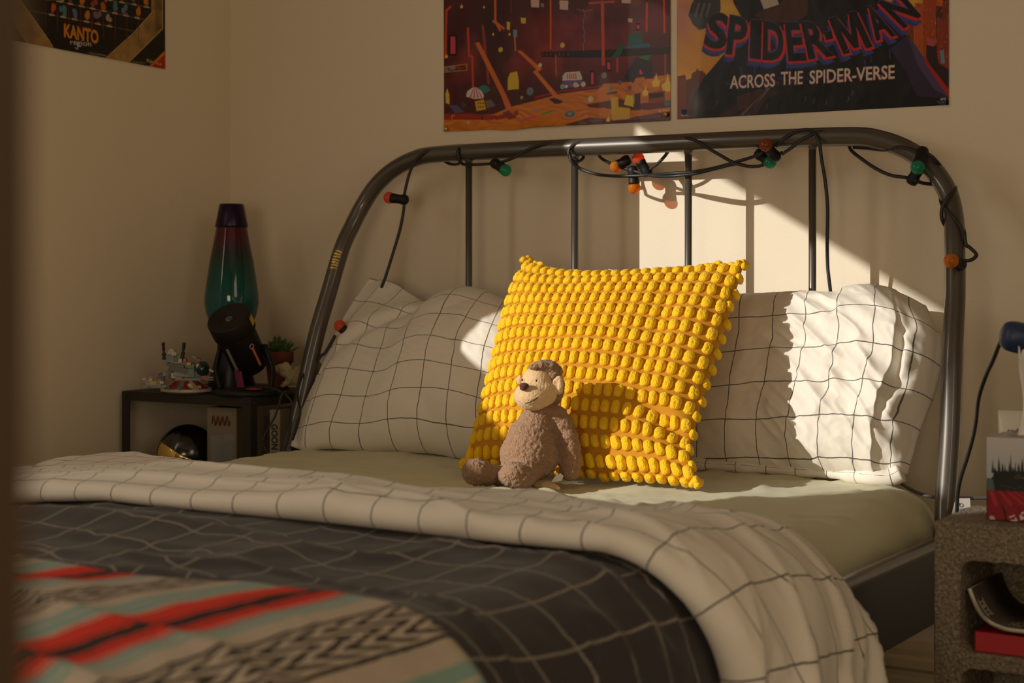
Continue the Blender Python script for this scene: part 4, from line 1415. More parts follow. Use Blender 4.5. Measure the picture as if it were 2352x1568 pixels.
cv.poly(Z((720, 1008), (860, 972), (855, 990), (730, 1025)), (206, 70, 112)); cv.poly(Z((900, 955), (1005, 928), (1000, 942), (905, 968)), (70, 140, 70)); cv.poly(Z((790, 940), (885, 910), (880, 922), (795, 950)), (120, 140, 150))
cv.disc(Z((1140, 962))[0], .0135, .0068, (46, 112, 142)); cv.disc(Z((1140, 958))[0], .006, .003, (190, 120, 40))
cv.poly(Z((1440, 785), (1530, 765), (1535, 782), (1455, 798)), (110, 50, 30)); cv.disc(Z((1480, 750))[0], .005, .007, (104, 130, 140))
for x, y, r_, col in ((1310, 835, .007, (206, 186, 160)), (1555, 695, .005, (120, 74, 96)), (1640, 738, .005, (112, 76, 110)), (238, 885, .006, (36, 80, 56)), (730, 822, .004, (130, 170, 70)), (395, 995, .005, (64, 58, 70)), (280, 1030, .004, (176, 160, 150)), (500, 1015, .004, (196, 110, 96)), (1075, 730, .006, (120, 160, 140)), (800, 770, .009, (98, 120, 140)), (1075, 382, .006, (214, 170, 60)), (550, 420, .006, (190, 180, 60)), (885, 550, .005, (200, 190, 180)), (1425, 635, .007, (130, 124, 128)), (1955, 870, .007, (60, 110, 140)), (1250, 710, .006, (206, 186, 160)), (1185, 715, .006, (200, 180, 150))):
    cv.disc(Z((x, y))[0], r_, r_, col)
for x, y, w_, h_ in ((805, -20, 75, 85), (1050, 5, 75, 80), (1570, -30, 80, 60), (1625, 155, 40, 35), (600, 185, 30, 70), (720, 150, 45, 50), (890, 30, 30, 35), (655, 250, 35, 65)):
    cv.poly(Z((x, y), (x + w_, y + 3), (x + w_ - 3, y + h_), (x + 4, y + h_ - 4)), (196, 168, 158) if w_ > 35 and y < 160 and x != 720 else (196, 176, 60) if x in (600, 720) else (100, 140, 160))
for k in range(5): cv.line(Z((1250 + 6 * math.sin(k * 2.4), 80 + k * 70), (1262 + 10 * math.sin(k * 2.4 + 2), 80 + (k + 1) * 70)), .0012, (112, 132, 150))
cv.line(Z((1195, 80), (1270, 95), (1330, 80)), .001, (112, 132, 150))
# the sign and the small print
cv.poly(Z((68, 565), (268, 538), (270, 595), (70, 612)), (206, 140, 40)); cv.poly(Z((73, 570), (262, 545), (264, 590), (75, 606)), (52, 24, 26))
p_ = Z((80, 600), (180, 588)); write(cv, 'NETHER-', p_.mean(0), .0105, (176, 160, 170), 6, .01, width=np.ptp(p_[:, 0]))
p_ = Z((188, 588), (258, 580)); write(cv, 'BEACH', p_.mean(0), .0100, (170, 44, 66), 6, .01, width=np.ptp(p_[:, 0]))
p_ = Z((1908, 947), (1970, 940)); write(cv, 'JINX', p_.mean(0), .0055, (206, 178, 160), 0, .01, width=np.ptp(p_[:, 0])); cv.disc(Z((1893, 938))[0], .0026, .0026, (206, 178, 160))
for k in range(4): cv.line(Z((1280 + k * 60, 1022 - k * 17), (1900, 990 - k * 8)), .0006, (176, 140, 120), 0.6)
cv.line(Z((142, 970), (142, 1003)), .0016, (206, 160, 120)); cv.line(Z((142, 975), (165, 972)), .0012, (206, 160, 120))


def posterA(X, Y):
    d = 0.0022 + 0.0012 * noise(X * 6, Y * 4, 0, 51) + 0.0010 * np.abs(noise(X * 11 + Y * 3, Y * 2, 0, 52))
    bot = np.clip(1 - Y / 0.05, 0, 1) ** 2
    d = d + bot * (0.006 * np.sin(np.clip((X - 0.14) / 0.30, 0, 1) * math.pi) ** 2) + 0.002 * bot
    Yd = Y - bot * 0.004 * np.sin(np.clip((X - 0.12) / 0.14, 0, 1) * math.pi) ** 2
    Zc = az0 + (Yd) + (A_bl[2] - az0) * (1 - 2 * X / aw)
    return np.stack([ax0 + X, -0.0008 - d, Zc], -1)


o = sheet_obj('wall_poster', cv, posterA, M['poster'], origin=(ax0 + aw / 2, -0.002, az0))
tag(o, 'dark red poster of a lava beach cavern pinned above the headboard', 'poster')

# ---- poster B: film poster lettering over a sunset skyline
cv = Canvas(bw, 0.36, 0.0011, (196, 130, 40))
W = mapper(bx0, bz0)
zb = 2352 / 812.0
Z = lambda *p: W(*[(1540 + a / zb, b / zb) for a, b in p])
gx = np.clip(cv.X / bw, 0, 1)[..., None]
cv.a = s2l((206, 150, 44)) * (1 - gx) + s2l((190, 92, 26)) * gx
sk = fbm(cv.X * 5 + 3, cv.Y * 13 + cv.X * 8, 0, 3, 12)
cv.a = cv.a * (1 + 0.25 * sk[..., None])
cv.soft(Z((60, 150))[0], .035, .055, (186, 112, 96), .9); cv.soft(Z((110, 60))[0], .03, .03, (180, 120, 110), .8); cv.soft(Z((380, 60))[0], .03, .02, (206, 170, 70), .7); cv.soft(Z((1620, 10))[0], .02, .03, (214, 170, 50), .8)
# skyline right
for x, w_, y, col in ((1560, 60, 150, (120, 50, 22)), (1625, 60, 20, (166, 76, 24)), (1680, 90, -40, (150, 62, 20)), (1765, 50, 40, (76, 36, 24)), (1810, 60, -30, (110, 46, 20)), (1700, 70, 300, (44, 22, 22)), (1770, 90, 120, (128, 48, 20))):
    cv.poly(Z((x, y), (x + w_, y + 6), (x + w_, 700), (x, 700)), col)
for k in range(150):
    x, y = random.uniform(1630, 1850), random.uniform(0, 420)
    cv.line(Z((x, y), (x, y + random.uniform(6, 16))), .0008, random.choice([(206, 120, 40), (70, 30, 20), (186, 96, 30)]), .8)
cv.poly(Z((1705, 300), (1740, 285), (1765, 310), (1780, 420), (1860, 470), (1860, 640), (1720, 480)), (40, 20, 24))
cv.poly(Z((1790, 340), (1815, 330), (1825, 420), (1800, 425)), (104, 130, 150))
cv.poly(Z((1700, 250), (1760, 270), (1750, 310), (1710, 300)), (166, 70, 80))
# skyline left
cv.poly(Z((48, 505), (100, 495), (105, 530), (140, 520), (142, 490), (172, 470), (180, 450), (192, 470), (215, 470), (240, 495), (240, 560), (330, 430), (330, 790), (48, 800)), (98, 48, 26))
cv.poly(Z((48, 520), (105, 510), (105, 760), (48, 800)), (124, 56, 32)); cv.poly(Z((70, 720), (120, 730), (110, 780), (70, 780)), (66, 30, 30))
# large dark plain wedge rising through the middle, pale rim lines
cv.poly(Z((120, 800), (150, 640), (230, 510), (330, 390), (420, 290), (520, 200), (470, 110), (420, 20), (400, -60), (1400, -60), (1480, 120), (1560, 230), (1700, 400), (1790, 560), (1862, 690), (1862, 800)), (15, 13, 16))
cv.poly(Z((560, 100), (620, 60), (720, 30), (800, -60), (920, -60), (910, 100), (820, 150), (620, 140)), (66, 34, 20))
cv.poly(Z((575, -60), (690, -60), (722, 30), (622, 62)), (170, 160, 148))
cv.poly(Z((120, 100), (140, 30), (190, -60), (330, -60), (335, 60), (300, 170), (190, 200), (150, 160)), (48, 44, 48))
for k in range(3): cv.poly(Z((160 + k * 36, 100), (185 + k * 36, 20), (200 + k * 36, 20), (172 + k * 36, 120)), (92, 86, 86))
cv.poly(Z((520, 700), (650, 585), (720, 620), (640, 650), (560, 770), (440, 770), (460, 745)), (60, 30, 24))
cv.poly(Z((460, 770), (560, 670), (640, 580), (668, 582), (600, 660), (520, 765)), (96, 84, 96)); cv.poly(Z((480, 768), (590, 650), (620, 620), (540, 740), (505, 768)), (46, 40, 52))
cv.poly(Z((330, 770), (440, 690), (450, 770)), (54, 26, 28)); cv.poly(Z((440, 640), (600, 590), (640, 600), (540, 690), (450, 740)), (66, 32, 26))
cv.soft(Z((175, 690))[0], .016, .030, (96, 94, 96), .8)
bandc = Z((1580, 230), (1690, 420), (1790, 580), (1850, 650), (1640, 640), (1560, 470), (1460, 330))
cv.poly(bandc, (44, 34, 62)); cv.poly(Z((1575, 240), (1630, 300), (1740, 470), (1845, 640), (1760, 600), (1650, 450)), (70, 56, 92)); cv.poly(Z((1670, 380), (1700, 400), (1855, 600), (1857, 660), (1760, 520)), (166, 28, 22))
# title: black letters over red and blue offset copies
QL = [('S', ((262, 78), (392, 92), (372, 335), (215, 312))), ('P', ((395, 97), (522, 122), (492, 378), (368, 358))), ('I', ((532, 128), (610, 134), (602, 396), (525, 386))), ('D', ((618, 138), (748, 148), (758, 408), (612, 398))), ('E', ((758, 148), (856, 146), (908, 402), (785, 408))), ('R', ((866, 146), (1000, 132), (1090, 372), (920, 395))),
      ('-', ((1018, 214), (1072, 206), (1082, 258), (1034, 266))), ('M', ((1050, 122), (1235, 72), (1345, 312), (1150, 362))), ('A', ((1275, 55), (1372, 30), (1500, 238), (1368, 272))), ('N', ((1378, 18), (1520, -62), (1668, 108), (1552, 192)))]
pxm = Z((100, 100))[0] - Z((0, 0))[0]
for sh_, col, bld in (((-14, 52), (44, 52, 118), .05), ((6, 40), (52, 64, 130), .05), ((-2, 22), (116, 44, 96), .06), ((-6, 14), (196, 40, 26), .05), ((16, 12), (196, 40, 26), .04), ((0, -4), (74, 62, 120), .05), ((0, 0), (12, 11, 14), .03)):
    for ch, q in QL:
        quad_letter(cv, ch, Z(*[(a + sh_[0], b + sh_[1]) for a, b in q]), col, bold=bld)
for x, y in ((1290, 400), (1455, 330), (470, 440), (560, 440), (1330, 350)): cv.line(Z((x, y), (x + 4, y + 60)), .0022, (50, 58, 122))
p_ = Z((395, 588), (696, 572)); q_ = Z((1490, 520))[0]
for k in range(16): cv.line(Z((370 + k * 70, 520 + random.uniform(0, 60) - k * 4), (440 + k * 70, 518 + random.uniform(0, 60) - k * 4)), .004, random.choice([(70, 44, 110), (116, 40, 96), (44, 50, 110)]), .55)
for txt, a, b in (('ACROSS', (397, 586), (696, 572)), ('THE', (735, 562), (880, 556)), ('SPIDER-VERSE', (925, 555), (1490, 520))):
    e = Z(a, b); an = math.degrees(math.atan2(e[1, 1] - e[0, 1], e[1, 0] - e[0, 0])); hgt = (Z((0, 0))[0] - Z((0, 82))[0])[1]
    wd_ = np.linalg.norm(e[1] - e[0])
    write(cv, txt, e.mean(0) + [-.001, -.0008], hgt, (150, 50, 60), an, .02, width=wd_)
    write(cv, txt, e.mean(0), hgt, (206, 196, 186), an, .012, width=wd_)
p_ = Z((1795, 668), (1832, 664)); write(cv, 'MARVEL', p_.mean(0), .0048, (190, 180, 176), 1, .01, width=np.ptp(p_[:, 0]))
for k in range(2): cv.line(Z((1765 + k * 15, 676 + k * 8), (1832, 673 + k * 8)), .0007, (150, 140, 140), .7)
cv.poly(Z((72, 740), (115, 735), (118, 768), (72, 770)), (150, 140, 136)); cv.line(Z((66, 770), (150, 768)), .0008, (150, 140, 140), .7)
for x, y in ((895, 640), (1180, 640), (1208, 600), (1035, 660), (1180, 300), (640, 690), (950, 655), (310, 660)):
    cv.line(Z((x, y), (x + 6, y + 14), (x - 6, y + 36)), .0009, (120, 112, 110), .8)


def posterB(X, Y):
    d = 0.002 + 0.0009 * noise(X * 5, Y * 5, 0, 55) + 0.0016 * np.exp(-((X - 0.05) / 0.04) ** 2 - ((Y - 0.05) / 0.05) ** 2)
    return np.stack([bx0 + X, -0.0008 - d, bz0 + Y + (B_bl[2] - bz0) * (1 - 2 * X / bw)], -1)


o = sheet_obj('wall_poster', cv, posterB, M['poster'], origin=(bx0 + bw / 2, -0.002, bz0))
tag(o, 'sunset city film poster with big black, red and blue arched title lettering', 'poster')

# ---- poster C: black chart on the left wall
C_br, C_bl = at(377, 159, x=0), at(50, 97, x=0)
slope = (C_br[2] - C_bl[2]) / (C_br[1] - C_bl[1])
cw = 0.61
cv = Canvas(cw, 0.30, 0.0013, (24, 20, 18))


def Z(*p):
    out = []
    for a, b in p:
        q = at(a / 4.2, b / 4.2, x=0.002)
        out.append((q[1] - (C_br[1] - cw), q[2] - (C_br[2] + slope * (q[1] - C_br[1]))))
    return np.array(out)


beige, dk = (150, 118, 66), (96, 74, 40)
cv.a[..., :] = s2l((22, 17, 14))
cv.poly(Z((-600, -600), (170, -20), (300, 150), (470, 390), (530, 500), (270, 440), (-100, 340), (-700, 300)), beige)
cv.poly(Z((-700, 260), (20, 120), (190, 300), (270, 440), (-100, 360), (-700, 330)), (58, 42, 20))
cv.poly(Z((990, 580), (1290, 310), (1460, 120), (1460, -300), (1570, -300), (1565, 275), (1420, 420), (1215, 620)), beige)
cv.poly(Z((1480, -300), (1560, -300), (1558, 270), (1500, 300)), (120, 94, 52))
nn_ = fbm(cv.X * 40, cv.Y * 40, 0, 3, 60)
lum = (cv.a[..., 1] > 0.1)
cv.a = np.where(lum[..., None], cv.a * (1 + 0.30 * nn_)[..., None], cv.a)
for e in (((190, 0), (300, 150), (470, 390), (520, 480)), ((150, 250), (270, 440)), ((1565, -300), (1565, 275), (1420, 420), (1215, 620)), ((990, 580), (1290, 310), (1460, 120), (1460, -300))): cv.line(Z(*e), .0016, (196, 166, 110))
for k in range(9): cv.line(Z((435 + k * 112, -200), (435 + k * 112, 60 + k * 26), (436 + k * 112, 290 + k * 14)), .0026, (104, 30, 14), .85)
rows = [((280, 100), (1290, 300)), ((400, -20), (1400, 190)), ((400, -125), (1500, 85)), ((400, -240), (1500, -30)), ((400, -360), (1500, -150))]
cols_ = [(186, 84, 20), (60, 120, 130), (90, 110, 150), (190, 116, 30), (120, 96, 112), (150, 140, 140), (40, 124, 136), (196, 110, 24), (150, 60, 30)]
for r_, (a, b) in enumerate(rows):
    cv.line(Z(a, b), .0016, (112, 92, 58))
    for k in range(9):
        t = (0.19 + 0.11 * k) if r_ == 0 else (0.04 + 0.107 * k)
        if r_ == 0 and k > 5: continue
        x, y = a[0] + (b[0] - a[0]) * t, a[1] + (b[1] - a[1]) * t
        cv.line(Z((x, y), (x + 46, y + 9)), .0030, (186, 172, 150))
        c = Z((x + 25, y - 62))[0]
        col = cols_[(k + r_ * 4) % 9]
        for q in range(3): cv.disc(c + rng.normal(0, .0045, 2), random.uniform(.004, .008), random.uniform(.005, .010), col)
        cv.line(Z((x + 14, y - 14), (x + 40, y - 9)), .0018, (176, 96, 24))
e = Z((612, 352), (945, 418)); an = math.degrees(math.atan2(e[1, 1] - e[0, 1], e[1, 0] - e[0, 0]))
hg = (Z((620, 228))[0] - Z((620, 352))[0])[1]
write(cv, 'KANTO', e.mean(0), hg, (206, 130, 28), an, .035, width=np.linalg.norm(e[1] - e[0]))
e = Z((668, 420), (880, 452)); write(cv, 'region', e.mean(0) + [0, 0], hg * .42, (206, 196, 176), an + 4, 0, width=np.linalg.norm(e[1] - e[0]) * .95)
e2 = Z((720, 460), (745, 475), (740, 400)); cv.line(e2, .0016, (206, 196, 176))
for k in range(3): cv.line(Z((830 + k * 20, 498 + k * 10), (1020, 528 + k * 6)), .0009, (130, 116, 96))
for k in range(3): cv.line(Z((1255 + k * 8, 580 + k * 10), (1390, 603 + k * 4)), .0008, (120, 106, 86))
cv.poly(Z((1430, 640), (1580, 490), (1600, 680), (1440, 700)), (206, 120, 28)); cv.poly(Z((1450, 645), (1580, 525), (1600, 690), (1445, 680)), (170, 24, 12))
e = Z((1410, 600), (1555, 628)); write(cv, 'Pokémon', e.mean(0), .0085, (30, 40, 90), an - 2, .06, width=np.linalg.norm(e[1] - e[0]) * 1.04); write(cv, 'Pokémon', e.mean(0), .0085, (206, 150, 30), an - 2, .02, width=np.linalg.norm(e[1] - e[0]))


def posterC(X, Y):
    y = C_br[1] - cw + X
    d = 0.002 + 0.0012 * noise(X * 4, Y * 5, 0, 58)
    return np.stack([0.0008 + d, y, C_br[2] + slope * (y - C_br[1]) + Y], -1)


o = sheet_obj('wall_poster', cv, posterC, M['poster'], origin=(0.002, C_br[1] - cw / 2, C_br[2]))
tag(o, 'black and beige chart poster with orange lettering on the left wall', 'poster')


def pin(u, v, col, label):
    p = at(u, v, y=-0.005)
    m = painted(col[0] + '_pin', col[1], 0.25, 0, 1, 0, Metallic=col[2])
    o = obj('push_pin', lathe([(0.0004, 0.004), (0.0011, -0.002), (0.0048, -0.003), (0.0056, -0.0042), (0.0048, -0.0062), (0.0025, -0.0076), (1e-4, -0.008)], 16, p, basis((0, 1, 0))), m, origin=p)
    tag(o, label, 'push pin')


pin(1026, 296, ('brass', (0.62, 0.45, 0.18), 0.9), 'brass push pin at the lower left corner of the red poster')
pin(1530, 262, ('copper', (0.70, 0.32, 0.08), 0.7), 'orange push pin at the lower right corner of the red poster')
pin(1572, 258, ('blue', (0.015, 0.05, 0.25), 0.0), 'blue push pin at the lower left corner of the sunset film poster')
pin(2168, 236, ('blue', (0.015, 0.05, 0.25), 0.0), 'blue push pin at the lower right corner of the sunset film poster')

# ------------------------------------------------------------------ black metal side table in the corner and what stands on it
TZ = 0.662
TX0, TX1, TY0, TY1 = 0.018, 0.417, -0.405, -0.03
M['iron'] = painted('black_painted_steel', (0.016, 0.013, 0.010), 0.55, 0.15, 30, 0.1, 300)
tb = thing('side_table', 'black metal side table with angle-iron legs in the corner beside the bed', 'table', ((TX0 + TX1) / 2, (TY0 + TY1) / 2, 0))
obj('tabletop', box((TX0, TY0, TZ - 0.004), (TX1, TY1, TZ), 0.0015), M['iron'], tb, smooth=False)
for a, b in (((TX0, TY0), (TX1, TY0 + 0.003)), ((TX0, TY1 - 0.003), (TX1, TY1)), ((TX0, TY0 + 0.003), (TX0 + 0.003, TY1 - 0.003)), ((TX1 - 0.003, TY0 + 0.003), (TX1, TY1 - 0.003))):
    obj('apron', box((a[0], a[1], TZ - 0.022), (b[0], b[1], TZ - 0.003)), M['iron'], tb, smooth=False)
LEGW = 0.024
for x, sx in ((TX0, 1), (TX1, -1)):
    for y, sy in ((TY0, 1), (TY1, -1)):
        pl = np.array([(0, 0), (LEGW, 0), (LEGW, 0.003), (0.003, 0.003), (0.003, LEGW), (0, LEGW)]) * [sx, sy] + [x - sx * 0.0005, y - sy * 0.0005]
        if sx * sy < 0: pl = pl[::-1]
        V = np.array([[p[0], p[1], z] for z in (0, TZ - 0.001) for p in pl])
        obj('leg', (V, [[i, (i + 1) % 6, 6 + (i + 1) % 6, 6 + i] for i in range(6)] + [[5, 4, 3, 2, 1, 0], [6, 7, 8, 9, 10, 11]]), M['iron'], tb, smooth=False)
for p, ax in (((TX1 - 0.012, TY0 - 0.001, TZ - 0.013), (0, -1, 0)), ((TX1 + 0.001, TY0 + 0.013, TZ - 0.013), (1, 0, 0)), ((TX0 + 0.012, TY0 - 0.001, TZ - 0.013), (0, -1, 0))):
    obj('bolt', lathe([(0.0042, 0), (0.0042, 0.001), (0.0030, 0.0026), (1e-4, 0.003)], 14, p, basis(ax)), M['iron'], tb)
SZ = 0.445
obj('lower_shelf', box((TX0 + 0.004, TY0 + 0.004, SZ - 0.004), (TX1 - 0.004, TY1 - 0.004, SZ), 0.001), M['iron'], tb, smooth=False)

# lava lamp
lx, ly = 0.185, -0.125
lo = at(532, 880, d=4.12); lx, ly = lo[0], lo[1]
ll = thing('lava_lamp', 'tall lava lamp fading from purple through red to teal in the corner', 'lamp', (lx, ly, TZ))
glm = Mat('lava_lamp_glass', (0.1, 0.4, 0.4), 0.08)
gz = glm.n('SeparateXYZ'); glm.link(glm.coord(), gz.inputs[0])
f_ = glm.math('DIVIDE', gz.outputs[2], 0.46)
rc_ = glm.ramp(f_, [(0.0, (0.012, 0.14, 0.20)), (0.44, (0.010, 0.20, 0.235)), (0.60, (0.008, 0.14, 0.12)), (0.72, (0.04, 0.06, 0.06)), (0.79, (0.14, 0.02, 0.045)), (0.88, (0.16, 0.014, 0.03))])
glm.color(rc_)
tr_ = glm.n('BsdfTransparent'); glm.link(rc_, tr_.inputs[0])
tl_ = glm.n('BsdfTranslucent'); glm.link(rc_, tl_.inputs[0])
m1 = glm.n('MixShader', n_0=0.45); glm.link(tr_.outputs[0], m1.inputs[1]); glm.link(tl_.outputs[0], m1.inputs[2])
m2 = glm.n('MixShader', n_0=0.5); glm.link(m1.outputs[0], m2.inputs[1]); glm.link(glm.b.outputs[0], m2.inputs[2])
glm.set('Coat Weight', 1.0)
glm.link(m2.outputs[0], glm.t.nodes['Material Output'].inputs[0])
k = 4.12 / F_PX
def zl(v): return (0.955 + (HORIZON - v) * k) - TZ
obj('bottle', lathe([(40 * k, zl(765)), (46 * k, zl(748)), (57 * k, zl(722)), (62 * k, zl(697)), (61 * k, zl(675)), (57 * k, zl(645)), (50 * k, zl(600)), (42 * k, zl(560)), (35 * k, zl(522)), (30 * k, zl(500))], 36, (lx, ly, TZ)), glm.m, ll)
obj('cap', lathe([(37 * k, zl(522)), (37.5 * k, zl(518)), (28 * k, zl(470)), (26 * k, zl(468)), (1e-4, zl(468.5))], 36, (lx, ly, TZ)), painted('purple_metal_cap', (0.018, 0.007, 0.035), 0.3, 0.05, 10, 0, Metallic=0.5), ll)
obj('base', lathe([(55 * k, 0.0), (56 * k, 0.003), (34 * k, zl(805)), (31 * k, zl(795)), (34 * k, zl(786)), (43 * k, zl(758)), (42 * k, zl(757)), (1e-4, zl(770))], 36, (lx, ly, TZ)), painted('dark_metal_base', (0.02, 0.018, 0.03), 0.35, 0.05, 10, 0, Metallic=0.6), ll)
# the waxy blob lying inside
obj('wax', mv(ball((0, 0, 0), (0.034, 0.034, 0.02), 20, 10), (lx, ly, TZ + zl(745))), painted('green_wax', (0.03, 0.12, 0.05), 0.5), ll)

# star projector: tilted black drum on an arched foot
pj0 = at(566, 893, d=3.905)
pj = thing('star_projector', 'black star projector with a tilted drum head on the side table', 'projector', (pj0[0], pj0[1], TZ))
fc = at(524, 728, d=3.865); bc_ = at(585, 862, d=3.955)
axv = fc - bc_; axL = np.linalg.norm(axv)
# tilt the head further towards the viewer so its lens face shows
axv = axv / axL - _F * 0.08; axv /= np.linalg.norm(axv)
BB = basis(axv)
HR = 0.051
H0 = fc - axv * 0.150
bp = M['black_plastic']
matte = painted('matte_black_plastic', (0.013, 0.011, 0.010), 0.6, 0.1, 40, 0.05, Specular_IOR_Level=0.3)
obj('drum', lathe([(0.030, -0.004), (0.040, 0.0), (0.044, 0.006), (0.0455, 0.09), (0.0465, 0.104), (0.0465, 0.106)], 40, H0, BB), bp, pj)
obj('lens_ring', lathe([(0.0475, 0.106), (HR, 0.108), (HR + 0.0008, 0.146), (HR - 0.0012, 0.150), (0.044, 0.1500), (0.043, 0.1488), (0.034, 0.1486), (0.033, 0.1478), (0.024, 0.1476), (0.023, 0.1468), (0.013, 0.1464), (0.012, 0.144), (1e-4, 0.144)], 44, H0, BB), matte, pj)
obj('lens', lathe([(0.0105, 0.1442), (0.009, 0.1462), (0.005, 0.1476), (1e-4, 0.148)], 20, H0, BB), painted('lens_glass', (0.05, 0.05, 0.055), 0.05, 0, 1, 0, Coat_Weight=1.0), pj)
obj('accent_ring', lathe([(0.0467, 0.1045), (0.0474, 0.105), (0.0474, 0.1062), (0.0467, 0.1066)], 40, H0, BB, cap=False), painted('red_accent', (0.45, 0.02, 0.03), 0.4), pj)


def on_drum(ang0, ang1, z0, z1, r=0.0478, n=6):
    a = np.linspace(ang0, ang1, n)
    V = []
    for rr in (r, r - 0.0025):
        for z in (z0, z1):
            for t in a: V.append(BB @ np.array([rr * math.cos(t), rr * math.sin(t), z]) + H0)
    Fs = []
    for i in range(n - 1):
        Fs += [[i, i + 1, n + i + 1, n + i], [2 * n + i, 3 * n + i, 3 * n + i + 1, 2 * n + i + 1], [i, 2 * n + i, 2 * n + i + 1, i + 1], [n + i, n + i + 1, 3 * n + i + 1, 3 * n + i]]
    Fs += [[0, n, 3 * n, 2 * n], [n - 1, 3 * n - 1, 4 * n - 1, 2 * n - 1]]
    return V, Fs


def drum_ang(u, v):
    """angle round the drum axis that faces the pixel"""
    t = CAM + (at(u, v, d=1.0) - CAM) * 3.86 - H0
    loc = BB.T @ t
    return math.atan2(loc[1], loc[0])


a1 = drum_ang(596, 805); a2 = drum_ang(516, 810); a3 = drum_ang(575, 727)
obj('logo_strip', join(on_drum(a1 - 0.055, a1 + 0.055, 0.020, 0.072, 0.0472)), painted('orange_print', (0.55, 0.16, 0.05), 0.5, 0.5, 160, 0), pj, smooth=False, label='orange printed strip')
rp_ = [H0 + BB @ np.array([0.0470 * math.cos(a1 + 0.12 * math.sin(t)), 0.0470 * math.sin(a1 + 0.12 * math.sin(t)), 0.078 + 0.0055 * math.cos(t)]) for t in np.linspace(0, 2 * math.pi, 14)]
obj('logo_ring', tube(rp_, 0.0009, 6), painted('pale_print', (0.5, 0.42, 0.36), 0.5), pj, label='pale printed ring')
obj('light_strip', on_drum(a2 - 0.07, a2 + 0.07, 0.028, 0.092, 0.0476), painted('clear_strip', (0.25, 0.23, 0.22), 0.2), pj, smooth=False, label='pale strip along the drum')
obj('sticker', on_drum(a3 - 0.16, a3 + 0.16, 0.120, 0.142, HR + 0.0014), painted('yellow_sticker', (0.62, 0.36, 0.03), 0.5), pj, smooth=False, label='yellow sticker')
# foot: round base with an arch carrying the drum
obj('base', lathe([(0.072, 0.0), (0.074, 0.003), (0.074, 0.010), (0.070, 0.014), (0.040, 0.017), (1e-4, 0.018)], 40, (pj0[0], pj0[1], TZ)), bp, pj)
piv = H0 + axv * 0.055
for sgn in (1, -1):
    a_ = np.array([pj0[0], pj0[1], TZ + 0.012]) + _R * sgn * 0.058
    b_ = piv + _R * sgn * 0.052
    c_ = (a_ + b_) / 2 + _R * sgn * 0.010
    path_ = catmull([a_, c_, b_], 8)
    wd = np.linspace(0.021, 0.012, len(path_))
    V, Fs = tube(path_, 1.0, 12)
    V = V.reshape(len(path_), 12, 3)
    for i in range(len(path_)):
        dlt = V[i] - path_[i]
        V[i] = path_[i] + (dlt @ _R)[:, None] * _R * 0.006 + (dlt - (dlt @ _R)[:, None] * _R) * wd[i]
    obj('arm', (V.reshape(-1, 3), Fs), bp, pj)
    obj('pivot', lathe([(0.010, -0.006), (0.010, 0.004), (0.008, 0.006), (1e-4, 0.006)], 18, b_, basis(_R * sgn)), bp, pj)
obj('pink_panel', mv(box((-0.010, -0.002, 0), (0.010, 0.002, 0.055), 0.001), (pj0[0] - 0.012, pj0[1] - 0.005, TZ + 0.016), rotm('Y', -14)), painted('magenta_panel', (0.16, 0.02, 0.07), 0.5), pj, smooth=False, label='magenta panel between the arms')
led = at(560, 890, d=3.84)
obj('indicator', lathe([(0.020, 0), (0.019, 0.0012), (1e-4, 0.0016)], 24, (led[0] + 0.012, led[1] + 0.022, TZ + 0.0172)), painted('red_indicator', (0.35, 0.04, 0.02), 0.4), pj, label='reddish disc on the base')

# succulent in a terracotta pot
sp0 = at(640, 888, d=4.07)
su = thing('potted_succulent', 'green succulent in a terracotta pot behind the black projector', 'plant', (sp0[0], sp0[1], TZ))
terra = painted('terracotta', (0.15, 0.032, 0.016), 0.8, 0.15, 20, 0.2, 120)
kk_ = 4.07 / F_PX
pz = lambda v: 0.955 + (HORIZON - v) * kk_ - TZ
obj('pot', lathe([(0.023, 0.0), (0.0245, 0.002), (0.0305, pz(834)), (0.0345, pz(832)), (0.036, pz(830)), (0.0365, pz(808)), (0.035, pz(806)), (0.0325, pz(806)), (0.031, pz(818)), (1e-4, pz(818))], 32, (sp0[0], sp0[1], TZ)), terra, su)
obj('soil', lathe([(0.0318, pz(815)), (0.02, pz(812)), (1e-4, pz(811))], 20, (sp0[0], sp0[1], TZ)), painted('soil', (0.03, 0.02, 0.013), 0.95, 0.3, 200, 0.6, 200), su)
leaf_m = Mat('succulent_leaf', (0.06, 0.12, 0.03), 0.45)
leaf_m.color(leaf_m.mix(leaf_m.noise(60), (0.035, 0.085, 0.02), (0.11, 0.18, 0.04)))
leaf_me = None
lv, lf_ = [], []
prof_w = [(0, .0022, .0016), (.15, .0042, .0024), (.4, .0062, .0030), (.65, .0060, .0027), (.85, .0036, .0018), (1, .0004, .0003)]
for i, (t, w_, th) in enumerate(prof_w):
    z = t * 0.036
    bend = -0.006 * t * t
    for a in np.linspace(0, 2 * math.pi, 6, endpoint=False): lv.append((w_ * math.cos(a), th * math.sin(a) + bend * -1 - (0.0012 if math.sin(a) > .5 else 0), z))
for i in range(5):
    for j in range(6): lf_.append([i * 6 + j, i * 6 + (j + 1) % 6, (i + 1) * 6 + (j + 1) % 6, (i + 1) * 6 + j])
lf_.append([30 + j for j in range(6)]); lf_.append([5, 4, 3, 2, 1, 0])
leaf_me = bpy.data.meshes.new('leaf')
leaf_me.from_pydata(lv, [], lf_)
leaf_me.polygons.foreach_set('use_smooth', [True] * len(leaf_me.polygons))
leaf_me.materials.append(leaf_m.m)
stem_pts = [(0, 0, 1.0), (-0.018, 0.004, 0.72), (0.020, 0.0, 0.75), (0.004, -0.018, 0.7), (0.004, 0.018, 0.7)]
